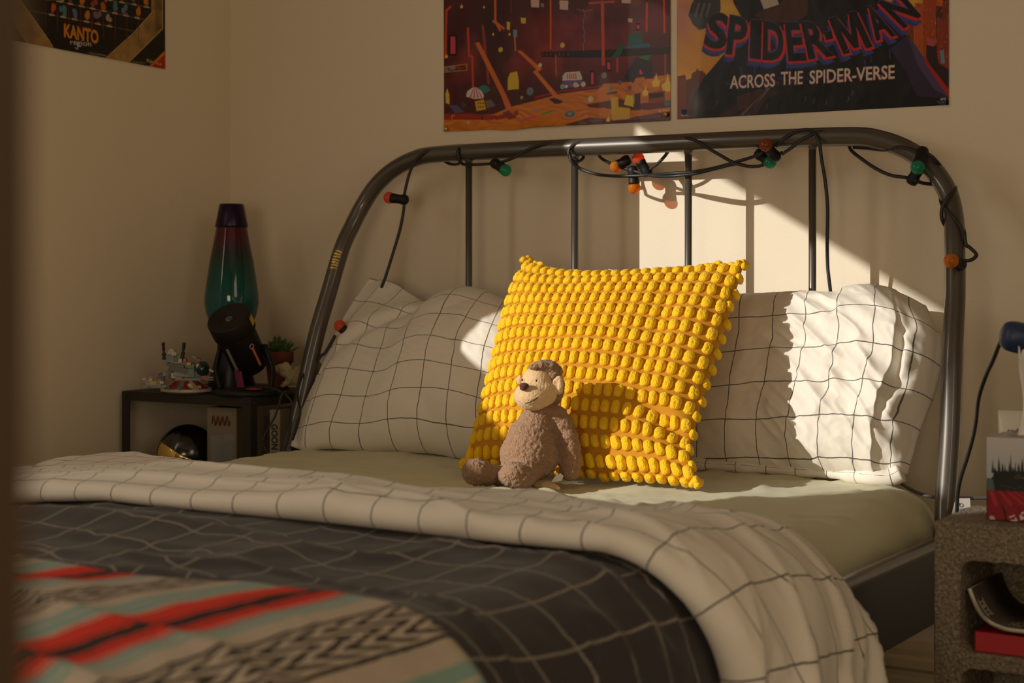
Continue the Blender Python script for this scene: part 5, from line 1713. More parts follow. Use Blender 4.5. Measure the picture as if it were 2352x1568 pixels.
for (ox, oy, sc_) in stem_pts:
    for k in range(17):
        az = k * 2.39996
        el = math.radians(18 + 66 * (1 - k / 16.0) ** 0.8) if k < 16 else 0.05
        tilt = math.pi / 2 - math.radians(8 + 74 * (k / 16.0) ** 0.9)
        o = bpy.data.objects.new('leaf', leaf_me)
        COL.objects.link(o)
        o.parent = su
        o.location = (ox, oy, pz(806) - 0.006 + 0.006 * (k / 16.0) + (0.003 if ox == 0 and oy == 0 else 0))
        o.rotation_euler = (Matrix.Rotation(az, 3, 'Z') @ Matrix.Rotation(tilt * 0.95, 3, 'X')).to_euler()
        s_ = sc_ * 1.42 * (0.82 + 0.3 * random.random()) * (1 - 0.38 * k / 16)
        o.scale = (s_, s_, s_ * 0.95)

# pale stone chameleon
ch = at(668, 888, d=3.985)
cm = thing('chameleon_figurine', 'cream stone chameleon figurine beside the pot, half behind the bed post', 'figurine', (ch[0], ch[1], TZ))
stone = painted('cream_stone', (0.40, 0.33, 0.20), 0.8, 0.12, 60, 0.5, 260)
CD = 3.985


def cp(u, v, dd=0.0): return at(u, v, d=CD + dd)


def eb(u, v, rx, rz, rd, roll=0, dd=0.0):
    kx = CD / F_PX
    V, Fs = ball((0, 0, 0), 1.0, 18, 12)
    V = V * np.array([rx * kx, rz * kx, rd * kx])
    a = math.radians(roll)
    R2 = np.array([[math.cos(a), -math.sin(a), 0], [math.sin(a), math.cos(a), 0], [0, 0, 1]])
    return (V @ R2.T) @ CAMB.T + cp(u, v, dd), Fs


hd = [eb(648, 846, 17, 11, 11, -8), eb(638, 849, 10, 8, 9, -18), eb(660, 850, 14, 13, 11, 20), eb(654, 840, 12, 8, 6, 25), eb(648, 858, 15, 6, 9, -32)]
bd = [eb(668, 864, 13, 15, 12, 30), eb(680, 866, 13, 20, 13, 35), eb(692, 860, 13, 22, 13, 35), eb(704, 852, 13, 22, 13, 32), eb(717, 845, 12, 20, 12, 28), eb(730, 843, 10, 16, 10, 10), eb(742, 850, 8, 12, 8, 0)]
bd += [eb(655, 881, 8, 6, 8, -10), eb(662, 874, 7, 10, 7, 25), eb(650, 886, 7, 4, 7), eb(700, 880, 12, 7, 12), eb(716, 876, 7, 12, 7, -20), eb(722, 887, 9, 4, 8), eb(690, 887, 30, 4, 14)]
V, N, Fs = remesh(join(*(hd + bd)), 0.0011, 2)
rel = (V - cp(675, 860)) @ CAMB / (CD / F_PX)
band = np.clip((rel[:, 0] + 12) / 10, 0, 1) * np.clip((60 - rel[:, 0]) / 20, 0, 1) * np.clip((rel[:, 1] + 18) / 10, 0, 1)
q_ = rel[:, 0] * 0.85 - rel[:, 1] * 0.55
V = V + N * (0.0012 * band * np.sin(q_ * 2 * math.pi / 8.0))[:, None] + N * (0.0003 * noise(V[:, 0] * 500, V[:, 1] * 500, V[:, 2] * 500))[:, None]
obj('body', (V, Fs), stone, cm)
obj('eye', join(lathe([(0.0052, -0.002), (0.0050, 0.002), (0.0036, 0.0038), (0.0030, 0.0034), (0.0022, 0.0040), (1e-4, 0.0048)], 18, cp(653, 846, -0.0095), basis(-_F))), stone, cm)
mo = [cp(u, v, d_) for u, v, d_ in ((631, 849, -0.008), (640, 855, -0.0115), (650, 861, -0.0125), (660, 867, -0.0125))]
obj('mouth', tube(catmull(mo, 4), 0.0007, 6), painted('dark_groove', (0.16, 0.12, 0.07), 0.9), cm)

# brick-built toy spaceship
ts = at(405, 892, d=3.965)
toy = thing('toy_spaceship', 'red, white and grey toy brick spaceship with two upright black cannons', 'toy', (ts[0], ts[1], TZ))
TD = 3.965
kT = TD / F_PX
TR = rotm('Z', 14)
PL = {n_: painted('toy_' + n_, c_, 0.35, 0.05, 20, 0) for n_, c_ in (('red', (0.22, 0.012, 0.012)), ('white', (0.42, 0.39, 0.34)), ('grey', (0.16, 0.16, 0.14)), ('green', (0.05, 0.11, 0.05)), ('yellow', (0.45, 0.26, 0.03)), ('black', (0.012, 0.012, 0.012)), ('orange', (0.28, 0.08, 0.015)))}


def tp(u, v, dd=0.0):
    p = at(u, v, d=TD + dd)
    return p


def tb_(u, v, w_, h_, d_, dd=0.0, rot=0, tilt=0, pitch=0):
    """small brick: pixel centre, width/height in pixels, depth in metres"""
    g = box((-w_ * kT / 2, -d_ / 2, -h_ * kT / 2), (w_ * kT / 2, d_ / 2, h_ * kT / 2), min(w_ * kT, h_ * kT, d_) * 0.08, 1)
    return mv(g, tp(u, v, dd), rotm('Z', math.degrees(THETA) + rot) @ rotm('Y', tilt) @ rotm('X', pitch))


def stud(u, v, dd=0.0, r=0.0023): return lathe([(r, -0.001), (r, 0.0017), (r * .9, 0.0019), (1e-4, 0.0019)], 10, tp(u, v, dd))


# saucer hull: wedge panels round a low dome
hc = tp(428, 880)
hull_prof = lambda a0, a1, r0, z0, r1, z1: ([hc * [1, 1, 0] + np.array([r_ * math.cos(a) * 1.0, r_ * math.sin(a) * 0.85, z]) + [0, 0, 0] for (r_, z) in ((r0, z0), (r1, z1)) for a in (a0, a1)] + [hc * [1, 1, 0] + np.array([r_ * math.cos(a), r_ * math.sin(a) * 0.85, z - 0.004]) for (r_, z) in ((r0, z0), (r1, z1)) for a in (a0, a1)])
pf = [[0, 1, 3, 2], [4, 6, 7, 5], [0, 4, 5, 1], [2, 3, 7, 6], [0, 2, 6, 4], [1, 5, 7, 3]]
seq = ['red', 'white', 'red', 'grey', 'red', 'white', 'red', 'red', 'grey', 'red', 'red', 'white', 'red', 'red', 'grey', 'red', 'white', 'red']
NP_ = len(seq)
for i_, nme in enumerate(seq):
    a0, a1 = 2 * math.pi * i_ / NP_ + 0.012, 2 * math.pi * (i_ + 1) / NP_ - 0.012
    obj('hull_panel', (hull_prof(a0, a1, 0.062, TZ + 0.011, 0.026, TZ + 0.030), pf), PL[nme], toy, smooth=False)
obj('hull_rim', mv(lathe([(0.058, 0.004), (0.064, 0.005), (0.064, 0.011), (0.058, 0.012)], 36), (hc[0], hc[1], TZ), scale=(1, .85, 1)), PL['white'], toy, smooth=False)
obj('hull_base', mv(lathe([(0.050, 0.0), (0.056, 0.004), (0.060, 0.006), (0.03, 0.028), (1e-4, 0.030)], 30), (hc[0], hc[1], TZ), scale=(1, .85, 1)), PL['grey'], toy, smooth=False)
for u, v, c_ in ((372, 878, 'white'), (378, 886, 'grey'), (436, 884, 'white'), (440, 888, 'yellow'), (386, 889, 'black'), (412, 891, 'black'), (458, 888, 'grey'), (366, 884, 'grey')):
    obj('brick', tb_(u, v, 9, 6, 0.008, -0.055, 5), PL[c_], toy, smooth=False)
# side plate with small bricks, left
for u, v, w_, h_, c_ in ((350, 884, 56, 4, 'grey'), (334, 876, 17, 9, 'grey'), (352, 879, 18, 10, 'yellow'), (346, 872, 9, 9, 'white'), (348, 866, 8, 6, 'grey'), (332, 870, 10, 5, 'white'), (366, 876, 10, 13, 'grey'), (340, 882, 10, 5, 'white'), (371, 861, 9, 10, 'black'), (378, 858, 9, 12, 'grey'), (366, 864, 6, 6, 'red'), (344, 890, 10, 5, 'black')):
    obj('brick', tb_(u, v, w_, h_, 0.014, 0.0, 8), PL[c_], toy, smooth=False)
# upper fuselage, cockpit, grille, engines
for u, v, w_, h_, d_, dd, c_, ti in ((412, 848, 44, 16, 0.030, 0.0, 'black', 14), (404, 838, 40, 6, 0.030, -0.004, 'black', 8), (430, 840, 36, 22, 0.026, 0.006, 'green', 20), (420, 858, 40, 14, 0.028, 0.0, 'grey', 6), (392, 857, 10, 16, 0.012, -0.004, 'green', -10), (398, 862, 8, 12, 0.010, -0.010, 'white', 0), (440, 856, 16, 22, 0.024, 0.0, 'green', 0), (452, 824, 18, 6, 0.020, 0.004, 'red', 26), (446, 819, 10, 5, 0.018, 0.0, 'grey', 26), (456, 842, 8, 14, 0.012, -0.006, 'white', -20), (434, 835, 10, 8, 0.012, -0.012, 'yellow', 0), (414, 828, 8, 9, 0.012, -0.012, 'white', 0), (425, 827, 8, 10, 0.014, -0.010, 'red', 0), (400, 812, 12, 8, 0.010, 0.0, 'white', 0), (412, 822, 10, 16, 0.014, 0.004, 'green', 0), (484, 850, 14, 5, 0.010, 0.004, 'white', 25), (484, 866, 14, 3, 0.03, 0.0, 'grey', 0), (482, 871, 18, 3, 0.03, 0.0, 'grey', 0)):
    obj('brick', tb_(u, v, w_, h_, d_, dd, 6, ti), PL[c_], toy, smooth=False)
for u, v, w_, h_, d_, dd, c_, ti in ((432, 866, 62, 16, 0.030, 0.004, 'grey', 0), (405, 862, 30, 14, 0.024, 0.002, 'black', 0), (452, 860, 30, 20, 0.026, 0.004, 'black', 4), (470, 866, 26, 10, 0.026, 0.006, 'red', 0), (408, 836, 34, 14, 0.022, 0.004, 'grey', 0), (396, 828, 24, 16, 0.016, 0.004, 'green', 0), (352, 886, 52, 10, 0.020, 0.004, 'grey', 0), (345, 878, 30, 10, 0.016, 0.006, 'grey', 0), (371, 868, 14, 20, 0.014, 0.004, 'black', 0)):
    obj('brick', tb_(u, v, w_, h_, d_, dd, 6, ti), PL[c_], toy, smooth=False)
obj('grille', join(*[tb_(391, 817.5 + 3.2 * i_, 18, 1.8, 0.012, -0.006, 6) for i_ in range(5)] + [tb_(391, 824, 20, 17, 0.009, -0.002, 6)]), PL['grey'], toy, smooth=False)
obj('cockpit_dome', (lambda V, Fs: (V, Fs))(*mv(ball((0, 0, 0), (0.015, 0.017, 0.018), 20, 10), tp(466, 847, 0.0))), painted('dark_green_dome', (0.012, 0.035, 0.028), 0.15), toy)
obj('canopy', mv(prism([(-0.010, 0), (0.010, 0), (0.004, 0.011), (-0.004, 0.011)], -0.008, 0.008), tp(395, 812, 0.002), rotm('Z', math.degrees(THETA))), PL['white'], toy, smooth=False)
for u0, v0, u1, v1 in ((377, 826, 375, 786), (419, 824, 423, 786)):
    a_, b_ = tp(u0, v0, -0.004), tp(u1, v1, -0.004)
    L_ = np.linalg.norm(b_ - a_)
    obj('cannon', lathe([(0.0030, 0), (0.0046, 0.001), (0.0046, 0.006), (0.0030, 0.007), (0.0052, 0.012), (0.0052, 0.015), (0.0030, 0.016), (0.0030, 0.024), (0.0040, 0.025), (0.0040, 0.030), (0.0028, 0.031), (0.0028, L_ - 0.008), (0.0042, L_ - 0.007), (0.0042, L_ - 0.001), (0.0030, L_), (1e-4, L_)], 14, a_, basis(b_ - a_)), PL['black'], toy)
for u, v, c_ in ((398, 872, 'red'), (420, 868, 'red'), (350, 874, 'yellow'), (356, 874, 'yellow'), (334, 871, 'grey'), (430, 868, 'orange')):
    obj('stud', stud(u, v, -0.03 if u > 390 else 0.0), PL[c_], toy)

# ---- on the lower shelf: helmet with gold visor, clear box, book, white pot
hl = at(430, 1040, d=3.985)
he = thing('helmet_ornament', 'small black helmet with mirrored gold visor on the lower shelf of the side table', 'ornament', (hl[0], hl[1], SZ))
HRAD = 0.072
hz = SZ + HRAD * 0.97
shell = ball((hl[0], hl[1], hz), HRAD, 40, 26)
obj('shell', shell, painted('gloss_black', (0.006, 0.006, 0.006), 0.18, 0, 1, 0, Coat_Weight=0.6), he)
gold = Mat('gold_mirror', (0.85, 0.62, 0.20), 0.12, 1.0)
vv, vf = ball((0, 0, 0), HRAD * 1.012, 160, 100)
vd = np.array([-0.30, -0.92, 0.05]); vd /= np.linalg.norm(vd)
up_ = np.array([0.25, -0.1, 1.0]); up_ -= vd * (up_ @ vd); up_ /= np.linalg.norm(up_); sd_ = np.cross(vd, up_)
vl = vv / HRAD
keep = lambda p: (p @ vd > 0.05) and (p @ up_ < 0.42 - 0.25 * (p @ sd_) ** 2)
vf2 = [f for f in vf if all(keep(vl[i]) for i in f)]
used = sorted({i for f in vf2 for i in f}); rm = {a: b for b, a in enumerate(used)}
vs = obj('visor', (vv[used] + [hl[0], hl[1], hz], [[rm[i] for i in f] for f in vf2]), gold.m, he, label='mirrored gold visor')
sm = vs.modifiers.new('thickness', 'SOLIDIFY'); sm.thickness = 0.0015
obj('collar', lathe([(0.050, 0.0), (0.055, 0.003), (0.053, 0.010), (0.045, 0.014)], 30, (hl[0], hl[1], SZ)), M['black_plastic'], he)

bx_ = at(528, 1044, d=3.93)
cb_ = thing('collectable_box', 'clear-windowed white box with dark red logo under the side table top', 'box', (bx_[0], bx_[1], SZ))
ry = rotm('Z', 10)
BXW, BXH, BXD = 0.078, 0.188, 0.07
wht = painted('box_card', (0.20, 0.165, 0.11), 0.6, 0.06, 30, 0)
cl = Mat('clear_window', (0.9, 0.9, 0.9), 0.08)
tr3 = cl.n('BsdfTransparent'); mx3 = cl.n('MixShader', n_0=0.12); cl.link(tr3.outputs[0], mx3.inputs[1]); cl.link(cl.b.outputs[0], mx3.inputs[2]); cl.link(mx3.outputs[0], cl.t.nodes['Material Output'].inputs[0])
bw_, bd_ = BXW / 2, BXD / 2
obj('carton', mv(join(box((-bw_, bd_ - 0.002, 0), (bw_, bd_, BXH)), box((-bw_, -bd_, 0), (bw_, bd_, 0.003)), box((-bw_, -bd_, BXH - 0.003), (bw_, bd_, BXH)), box((-bw_, -bd_, BXH * .68), (bw_, -bd_ + 0.002, BXH - 0.003)), box((-bw_, -bd_, 0.003), (-bw_ + 0.006, -bd_ + 0.002, BXH * .68)), box((bw_ - 0.006, -bd_, 0.003), (bw_, -bd_ + 0.002, BXH * .68)), box((bw_ - 0.002, -bd_ + 0.002, 0.003), (bw_, bd_ - 0.002, BXH - 0.003)), box((-bw_, -bd_ + 0.002, 0.003), (-bw_ + 0.002, bd_ - 0.002, BXH - 0.003))), bx_ * [1, 1, 0] + [0, 0, SZ], ry), wht, cb_, smooth=False)
obj('window', mv(box((-bw_ + 0.006, -bd_ + 0.0005, 0.003), (bw_ - 0.006, -bd_ + 0.0012, BXH * .68)), bx_ * [1, 1, 0] + [0, 0, SZ], ry), cl.m, cb_, smooth=False, label='clear plastic window')
obj('logo', mv(join(*[tube(catmull([(-0.026 + 0.012 * i_, -bd_ - 0.0008, BXH * .80), (-0.022 + 0.012 * i_, -bd_ - 0.0008, BXH * .90), (-0.017 + 0.012 * i_, -bd_ - 0.0008, BXH * .78), (-0.014 + 0.012 * i_, -bd_ - 0.0008, BXH * .84)], 4), 0.0016, 6) for i_ in range(4)]), bx_ * [1, 1, 0] + [0, 0, SZ], ry), painted('dark_red_print', (0.12, 0.02, 0.012), 0.6), cb_, label='dark red scrolled logo')
obj('toy_inside', mv(join(ball((0, 0, 0.086), (0.022, 0.018, 0.024), 16, 10), ball((0, 0, 0.045), (0.02, 0.015, 0.03), 16, 10), ball((-0.010, 0, 0.014), (0.009, 0.011, 0.013), 12, 8), ball((0.010, 0, 0.014), (0.009, 0.011, 0.013), 12, 8)), bx_ * [1, 1, 0] + [0, 0, SZ], ry), M['black_plastic'], cb_, label='dark figure behind the window')

bk = at(631, 1046, d=3.93)
bo = thing('book', 'upright book with white spine and black capital letters on the lower shelf', 'book', (bk[0], bk[1], SZ))
bwid, bhei, bdep = 0.026, 0.181, 0.16
RB = rotm('Z', math.degrees(THETA) * 0.45)
base_b = np.array([bk[0], bk[1], SZ])
bc2 = painted('book_cover', (0.36, 0.31, 0.22), 0.55, 0.05, 30, 0)
obj('cover', mv(join(box((-bwid / 2, 0, 0), (bwid / 2, 0.003, bhei), 0.001), box((-bwid / 2, 0.003, 0), (-bwid / 2 + 0.0025, bdep, bhei)), box((bwid / 2 - 0.0025, 0.003, 0), (bwid / 2, bdep, bhei))), base_b, RB), bc2, bo, smooth=False)
obj('pages', mv(box((-bwid / 2 + 0.0027, 0.004, 0.003), (bwid / 2 - 0.0027, bdep - 0.004, bhei - 0.003)), base_b, RB), painted('paper', (0.5, 0.44, 0.32), 0.8), bo, smooth=False)
P, T = glyphs('GOON S', 0.03)
P = P - [P[:, 0].min(), 0]
sc2 = [0.074 / P[:, 0].max(), 0.0155]
V = np.array([[-0.0078 + y * sc2[1], -0.0007, 0.147 - x * sc2[0]] for x, y in P])
nV = len(V)
obj('spine_lettering', mv((np.concatenate([V, V + [0, 0.0012, 0]]), [list(t) for t in T] + [[t[2] + nV, t[1] + nV, t[0] + nV] for t in T]), base_b, RB), painted('black_print', (0.01, 0.01, 0.01), 0.6), bo, smooth=False)

wp = at(540, 1044, d=3.86)
o = obj('white_dish', lathe([(0.030, 0.0), (0.036, 0.002), (0.042, 0.012), (0.044, 0.018), (0.043, 0.021), (0.034, 0.0255), (0.03, 0.0245), (1e-4, 0.026)], 36, (wp[0] - 0.005, TY0 + 0.050, SZ)), M['white'], origin=(wp[0] - 0.005, TY0 + 0.050, SZ))
tag(o, 'small round white lidded dish low on the side table shelf', 'dish')

# book closing the gap: pale card leaning behind the table leg
pc = at(612, 958, d=4.0)
o = obj('photo_card', mv(box((-0.02, -0.001, 0), (0.02, 0.001, 0.158), 0.0004, 1), (pc[0], pc[1] + 0.01, SZ + 0.0005), rotm('Z', 12)), painted('pale_card', (0.34, 0.28, 0.20), 0.7), origin=(pc[0], pc[1] + 0.01, SZ), smooth=False)
tag(o, 'plain pale card standing behind the front table leg next to the book', 'card')

# black cables by the table
pcab = thing('power_cable', 'thin black power cable looping from the star projector past the bed post', 'cable', tuple(at(640, 892, d=3.88)))
def cabd(pts, par, r=0.0027, mat=None, name='cord'):
    return obj(name, tube(catmull([at(u, v, d=d) for u, v, d in pts], 8), r, 8), mat or M['cable'], par)
cabd([(592, 889, 3.865), (615, 890, 3.845), (640, 897, 3.82), (662, 912, 3.80), (672, 930, 3.79), (670, 960, 3.78), (664, 1000, 3.78), (652, 1040, 3.78), (645, 1075, 3.78)], pcab)
cabd([(660, 898, 3.83), (648, 905, 3.80), (640, 930, 3.80), (632, 955, 3.80), (618, 980, 3.80), (606, 1005, 3.80), (604, 1020, 3.80), (618, 1045, 3.80), (632, 1070, 3.80)], pcab)
cabd([(700, 850, 3.90), (688, 880, 3.86), (684, 910, 3.84), (690, 940, 3.82), (684, 975, 3.82), (672, 1010, 3.80)], pcab)

# ------------------------------------------------------------------ concrete block bedside table, right
conc = Mat('concrete_block', (0.30, 0.26, 0.20), 0.95)
v1 = conc.n('TexVoronoi', i_Scale=170.0); conc.link(conc.coord(), v1.inputs['Vector'])
cr1 = conc.ramp(conc.noise(210, 4, None, 0.75), [(0.36, (0.055, 0.040, 0.026)), (0.5, (0.19, 0.15, 0.10)), (0.64, (0.40, 0.34, 0.25))])
cr2 = conc.mix(conc.noise(9, 3), (0.12, 0.085, 0.05), (0.24, 0.20, 0.145))
conc.color(conc.mix(0.45, cr1, cr2))
conc.bump(conc.math('ADD', v1.outputs['Distance'], conc.noise(320, 4)), 0.9, 0.004)
fl = at(2147, 1195, z=0.58)
BX0, BY0 = fl[0], fl[1]


def block_geo():
    """390 x 190 x 190 two-cell block standing on end: x width, y depth, z height"""
    W_, D_ = 0.19, 0.19
    zs = [(0.0, 0.042), (0.177, 0.200), (0.335, 0.39)]
    gs = [box((0.02, D_ - 0.022, 0.02), (W_ - 0.02, D_, 0.37)), box((0, 0, 0), (0.040, D_, 0.39)), box((W_ - 0.036, 0, 0), (W_, D_, 0.39))] + [box((0.02, 0, a), (W_ - 0.02, D_, b)) for a, b in zs]
    for a, b in ((0.042, 0.177), (0.200, 0.335)):                     # rounded cell corners
        for x, sx in ((0.040, 1), (W_ - 0.036, -1)):
            for z, sz in ((a, 1), (b, -1)):
                pl = [(x - sx * 0.004, z - sz * 0.004), (x + sx * 0.016, z - sz * 0.004), (x + sx * 0.012, z + sz * 0.002), (x + sx * 0.005, z + sz * 0.005), (x + sx * 0.002, z + sz * 0.012), (x - sx * 0.004, z + sz * 0.016)]
                if sx * sz < 0: pl = pl[::-1]
                gs.append(prism(pl, 0.0, D_))
    V, N, Fs = remesh(join(*gs), 0.0023, 1)
    sc_ = 150
    d = 0.0007 * fbm(V[:, 0] * sc_, V[:, 1] * sc_, V[:, 2] * sc_, 3, 33) + 0.0007 * (0.45 - worley(V * 230, 34)) - 0.005 * np.clip(noise(V[:, 0] * 30, V[:, 1] * 30, V[:, 2] * 14, 35) - 0.55, 0, 1)
    top_flat = np.clip((V[:, 2] - 0.3895) / 0.001, 0, 1) * 0.5 + np.clip((0.0008 - V[:, 2]) / 0.001, 0, 1)
    return V + N * (d * (1 - np.clip(top_flat, 0, 1)))[:, None], Fs


BG, BF = block_geo()
cbk = obj('concrete_block', mv((BG, BF), (BX0, BY0, 0.19)), conc.m, origin=(BX0, BY0, 0.19))
tag(cbk, 'rough two-celled concrete block standing on end beside the bed as a bedside shelf', 'block')
cb2 = cbk.copy(); COL.objects.link(cb2)
cb2.location = (BX0 - 0.06 + 0.39, BY0, 0.0)
cb2.rotation_euler = (0, -math.pi / 2, 0)
tag(cb2, 'lower concrete block lying flat on the floor under the upright one', 'block')

# red book and curled magazine in the upper cell
CZ0 = 0.19 + 0.2005
rb0 = np.array([BX0 + 0.056, BY0 + 0.012, CZ0])
rbk = thing('book', 'red hardback book lying flat in the upper cell of the concrete block', 'book', rb0)
redc = painted('red_book_cloth', (0.36, 0.012, 0.018), 0.6, 0.08, 40, 0.2, 500)
obj('cover', join(box(rb0, rb0 + [0.092, 0.003, 0.029], 0.0012), box(rb0 + [0, 0.002, 0], rb0 + [0.092, 0.145, 0.0022]), box(rb0 + [0, 0.002, 0.0268], rb0 + [0.092, 0.145, 0.029])), redc, rbk, smooth=False)
obj('pages', box(rb0 + [0.003, 0.004, 0.0026], rb0 + [0.089, 0.142, 0.0264]), painted('book_paper', (0.5, 0.45, 0.36), 0.85), rbk, smooth=False)
mg0 = np.array([BX0 + 0.047, BY0 + 0.006, CZ0 + 0.031])
mg = thing('magazine', 'curled magazine with bold black title resting on the red book inside the block', 'magazine', mg0)
crv = catmull([(0.0, 0.060), (0.010, 0.036), (0.026, 0.016), (0.052, 0.0055), (0.080, 0.0040), (0.100, 0.0045)], 8)
nv_ = len(crv)
tn = np.gradient(crv, axis=0); tn /= np.linalg.norm(tn, axis=1)[:, None]
nn2 = np.stack([-tn[:, 1], tn[:, 0]], 1)


def mag_layer(o0, o1, y0, y1, i0=0, i1=None):
    i1 = i1 or nv_
    pl = np.concatenate([crv[i0:i1] + nn2[i0:i1] * o1, (crv[i0:i1] + nn2[i0:i1] * o0)[::-1]])
    return mv(prism(pl[::-1], y0, y1), mg0)


obj('pages', mag_layer(0.0005, 0.0062, 0.0005, 0.152), painted('magazine_paper', (0.52, 0.46, 0.34), 0.6, 0.12, 200, 0), mg)
obj('cover', join(mag_layer(0.0062, 0.0070, 0.0, 0.153), mag_layer(-0.0003, 0.0005, 0.0, 0.153)), painted('magazine_cover', (0.055, 0.042, 0.035), 0.6, 0.8, 25, 0, Specular_IOR_Level=0.25), mg)
# barcode panel and title on the upward-facing cover
iA, iB = 6, 17
obj('barcode_panel', mag_layer(0.0070, 0.0074, 0.008, 0.030, iA, iB), painted('pale_panel', (0.40, 0.36, 0.30), 0.5), mg, smooth=False)
bars = []
for k in range(9):
    f0 = iA + 0.8 + k * 1.05
    i_ = int(f0)
    bars.append(mag_layer(0.0074, 0.0076, 0.011, 0.024, i_, i_ + 2) if k % 3 != 2 else mag_layer(0.0074, 0.0076, 0.011, 0.019, i_, i_ + 2))
obj('barcode', join(*bars[::2]), painted('bar_ink', (0.02, 0.02, 0.02), 0.6), mg, smooth=False)
P, T = glyphs('HO-HO', 0.03); P = P - [P[:, 0].min(), 0]; wP = P[:, 0].max()
V = np.array([[0.056 + x / wP * 0.050, 0.010 + y * 0.032, 0.0125 + 0.0001] for x, y in P])
nV = len(V)
obj('title', mv((np.concatenate([V, V - [0, 0, 0.0012]]), [list(t) for t in T] + [[t[2] + nV, t[1] + nV, t[0] + nV] for t in T]), mg0 + [0, 0, -0.0008]), painted('title_ink', (0.30, 0.26, 0.20), 0.6), mg, smooth=False)

# tissue box printed with a lake and red canoes
t0 = at(2266, 1192, z=0.5815)
TBW, TBD, TBH = 0.112, 0.092, 0.122
TRZ = rotm('Z', 2.0)
tis = thing('tissue_box', 'cube tissue box printed with red canoes by a misty lake on the concrete block', 'tissue box', t0)
side_c = painted('tissue_box_card', (0.42, 0.44, 0.44), 0.55, 0.03, 20, 0)
loc3 = lambda g: mv(g, t0, TRZ)
obj('carton', loc3(box((0, 0.0004, 0), (TBW, TBD, TBH), 0.0012)), side_c, tis, smooth=False)
cv = Canvas(TBW, TBH, 0.0007, (132, 140, 142))
cv.a = s2l((120, 150, 154)) * (1 - cv.Y[..., None] / TBH) + s2l((188, 184, 184)) * cv.Y[..., None] / TBH
q2 = lambda *p: np.array([((a - 700) / 4.9 / 1500 * 1.0, (1340 - b) / 4.9 / 1528.0) for a, b in p])   # close-up pixel -> metres on the card
cv.poly(q2((700, 880), (760, 880), (1500, 840), (1500, 1100), (700, 1100)), (70, 92, 92))
tree = (26, 32, 30)
cv.poly(q2((770, 880), (780, 800), (1500, 770), (1500, 1000), (790, 1005)), tree)
for i_ in range(40):
    x = 770 + i_ * 19 + random.uniform(-6, 6); hh = random.uniform(60, 190) * (1.15 if i_ % 7 in (0, 3) else 0.85)
    for s3 in range(4):
        yb = 820 - hh * s3 / 4.5
        wq = 17 * (1 - s3 / 4.6)
        cv.poly(q2((x - wq, yb), (x + wq, yb), (x, yb - hh * 0.42)), tree)
cv.poly(q2((750, 880), (780, 850), (780, 905)), tree)
cv.poly(q2((790, 900), (1500, 890), (1500, 1010), (800, 1010)), (24, 34, 32))
for i_ in range(5): cv.disc(q2((1010 + i_ * 22, 858))[0], .0012, .001, (170, 90, 30))
cv.poly(q2((1000, 845), (1040, 805), (1090, 845), (1090, 870), (1000, 870)), (58, 52, 50))
for i_ in range(9): cv.line(q2((860 + i_ * 60, 960 + (i_ % 3) * 12), (900 + i_ * 60, 955 + (i_ % 3) * 12)), .0012, (46, 66, 60))
cv.poly(q2((700, 1010), (1500, 1000), (1500, 1345), (700, 1345)), (30, 12, 14))
red1, red2 = (128, 22, 32), (166, 44, 52)
for pts, hi in ((((712, 1010), (790, 1008), (860, 1150), (900, 1300), (895, 1345), (712, 1345)), ((725, 1020), (770, 1015), (820, 1160), (800, 1200))), (((800, 1015), (875, 1008), (1000, 1130), (1065, 1240), (1075, 1310), (1050, 1350), (920, 1345), (905, 1230), (840, 1100)), ((830, 1020), (860, 1015), (980, 1150), (960, 1180))), (((890, 1010), (955, 1006), (1120, 1120), (1230, 1230), (1240, 1350), (1100, 1350), (1060, 1210), (960, 1100)), ((920, 1020), (945, 1012), (1110, 1140), (1090, 1160))), (((965, 1008), (1020, 1006), (1260, 1130), (1400, 1230), (1400, 1345), (1270, 1345), (1220, 1200)), ((990, 1018), (1010, 1012), (1240, 1140), (1220, 1150))), (((1030, 1008), (1080, 1006), (1500, 1150), (1500, 1300), (1300, 1150)), ((1060, 1014), (1080, 1010), (1300, 1100), (1290, 1110)))):
    cv.poly(q2(*pts), red1); cv.poly(q2(*hi), red2, .8)
for txt, p, an, sz_ in (('9', (795, 1330), 60, .0085), ('17', (962, 1320), -52 + 180 - 120, .0085), ('42', (1120, 1290), 58, .0095)):
    write(cv, txt, q2(p)[0] + [0, -.001], sz_, (206, 196, 190), {'9': 62, '17': -64, '42': 52}[txt], .02)
o = sheet_obj('printed_face', cv, lambda X, Y: (np.stack([X, np.zeros_like(X), Y], -1) @ TRZ.T) + t0, M['card'], tis, 0.0002)
o['label'] = 'photo print of lake, pines and red canoes'
slot = [(TBW / 2 + 0.030 * math.cos(a) * 1.2, TBD / 2 + 0.018 * math.sin(a)) for a in np.linspace(0, 2 * math.pi, 24, endpoint=False)]
obj('opening', loc3((np.array([[x, y, TBH + zz_] for zz_ in (-0.0005, 0.0006) for x, y in slot]), [[i_, (i_ + 1) % 24, 24 + (i_ + 1) % 24, 24 + i_] for i_ in range(24)] + [[24 + i_ for i_ in range(24)]])), painted('dark_slot_film', (0.05, 0.045, 0.04), 0.25), tis, smooth=False, label='dark oval slot on top')
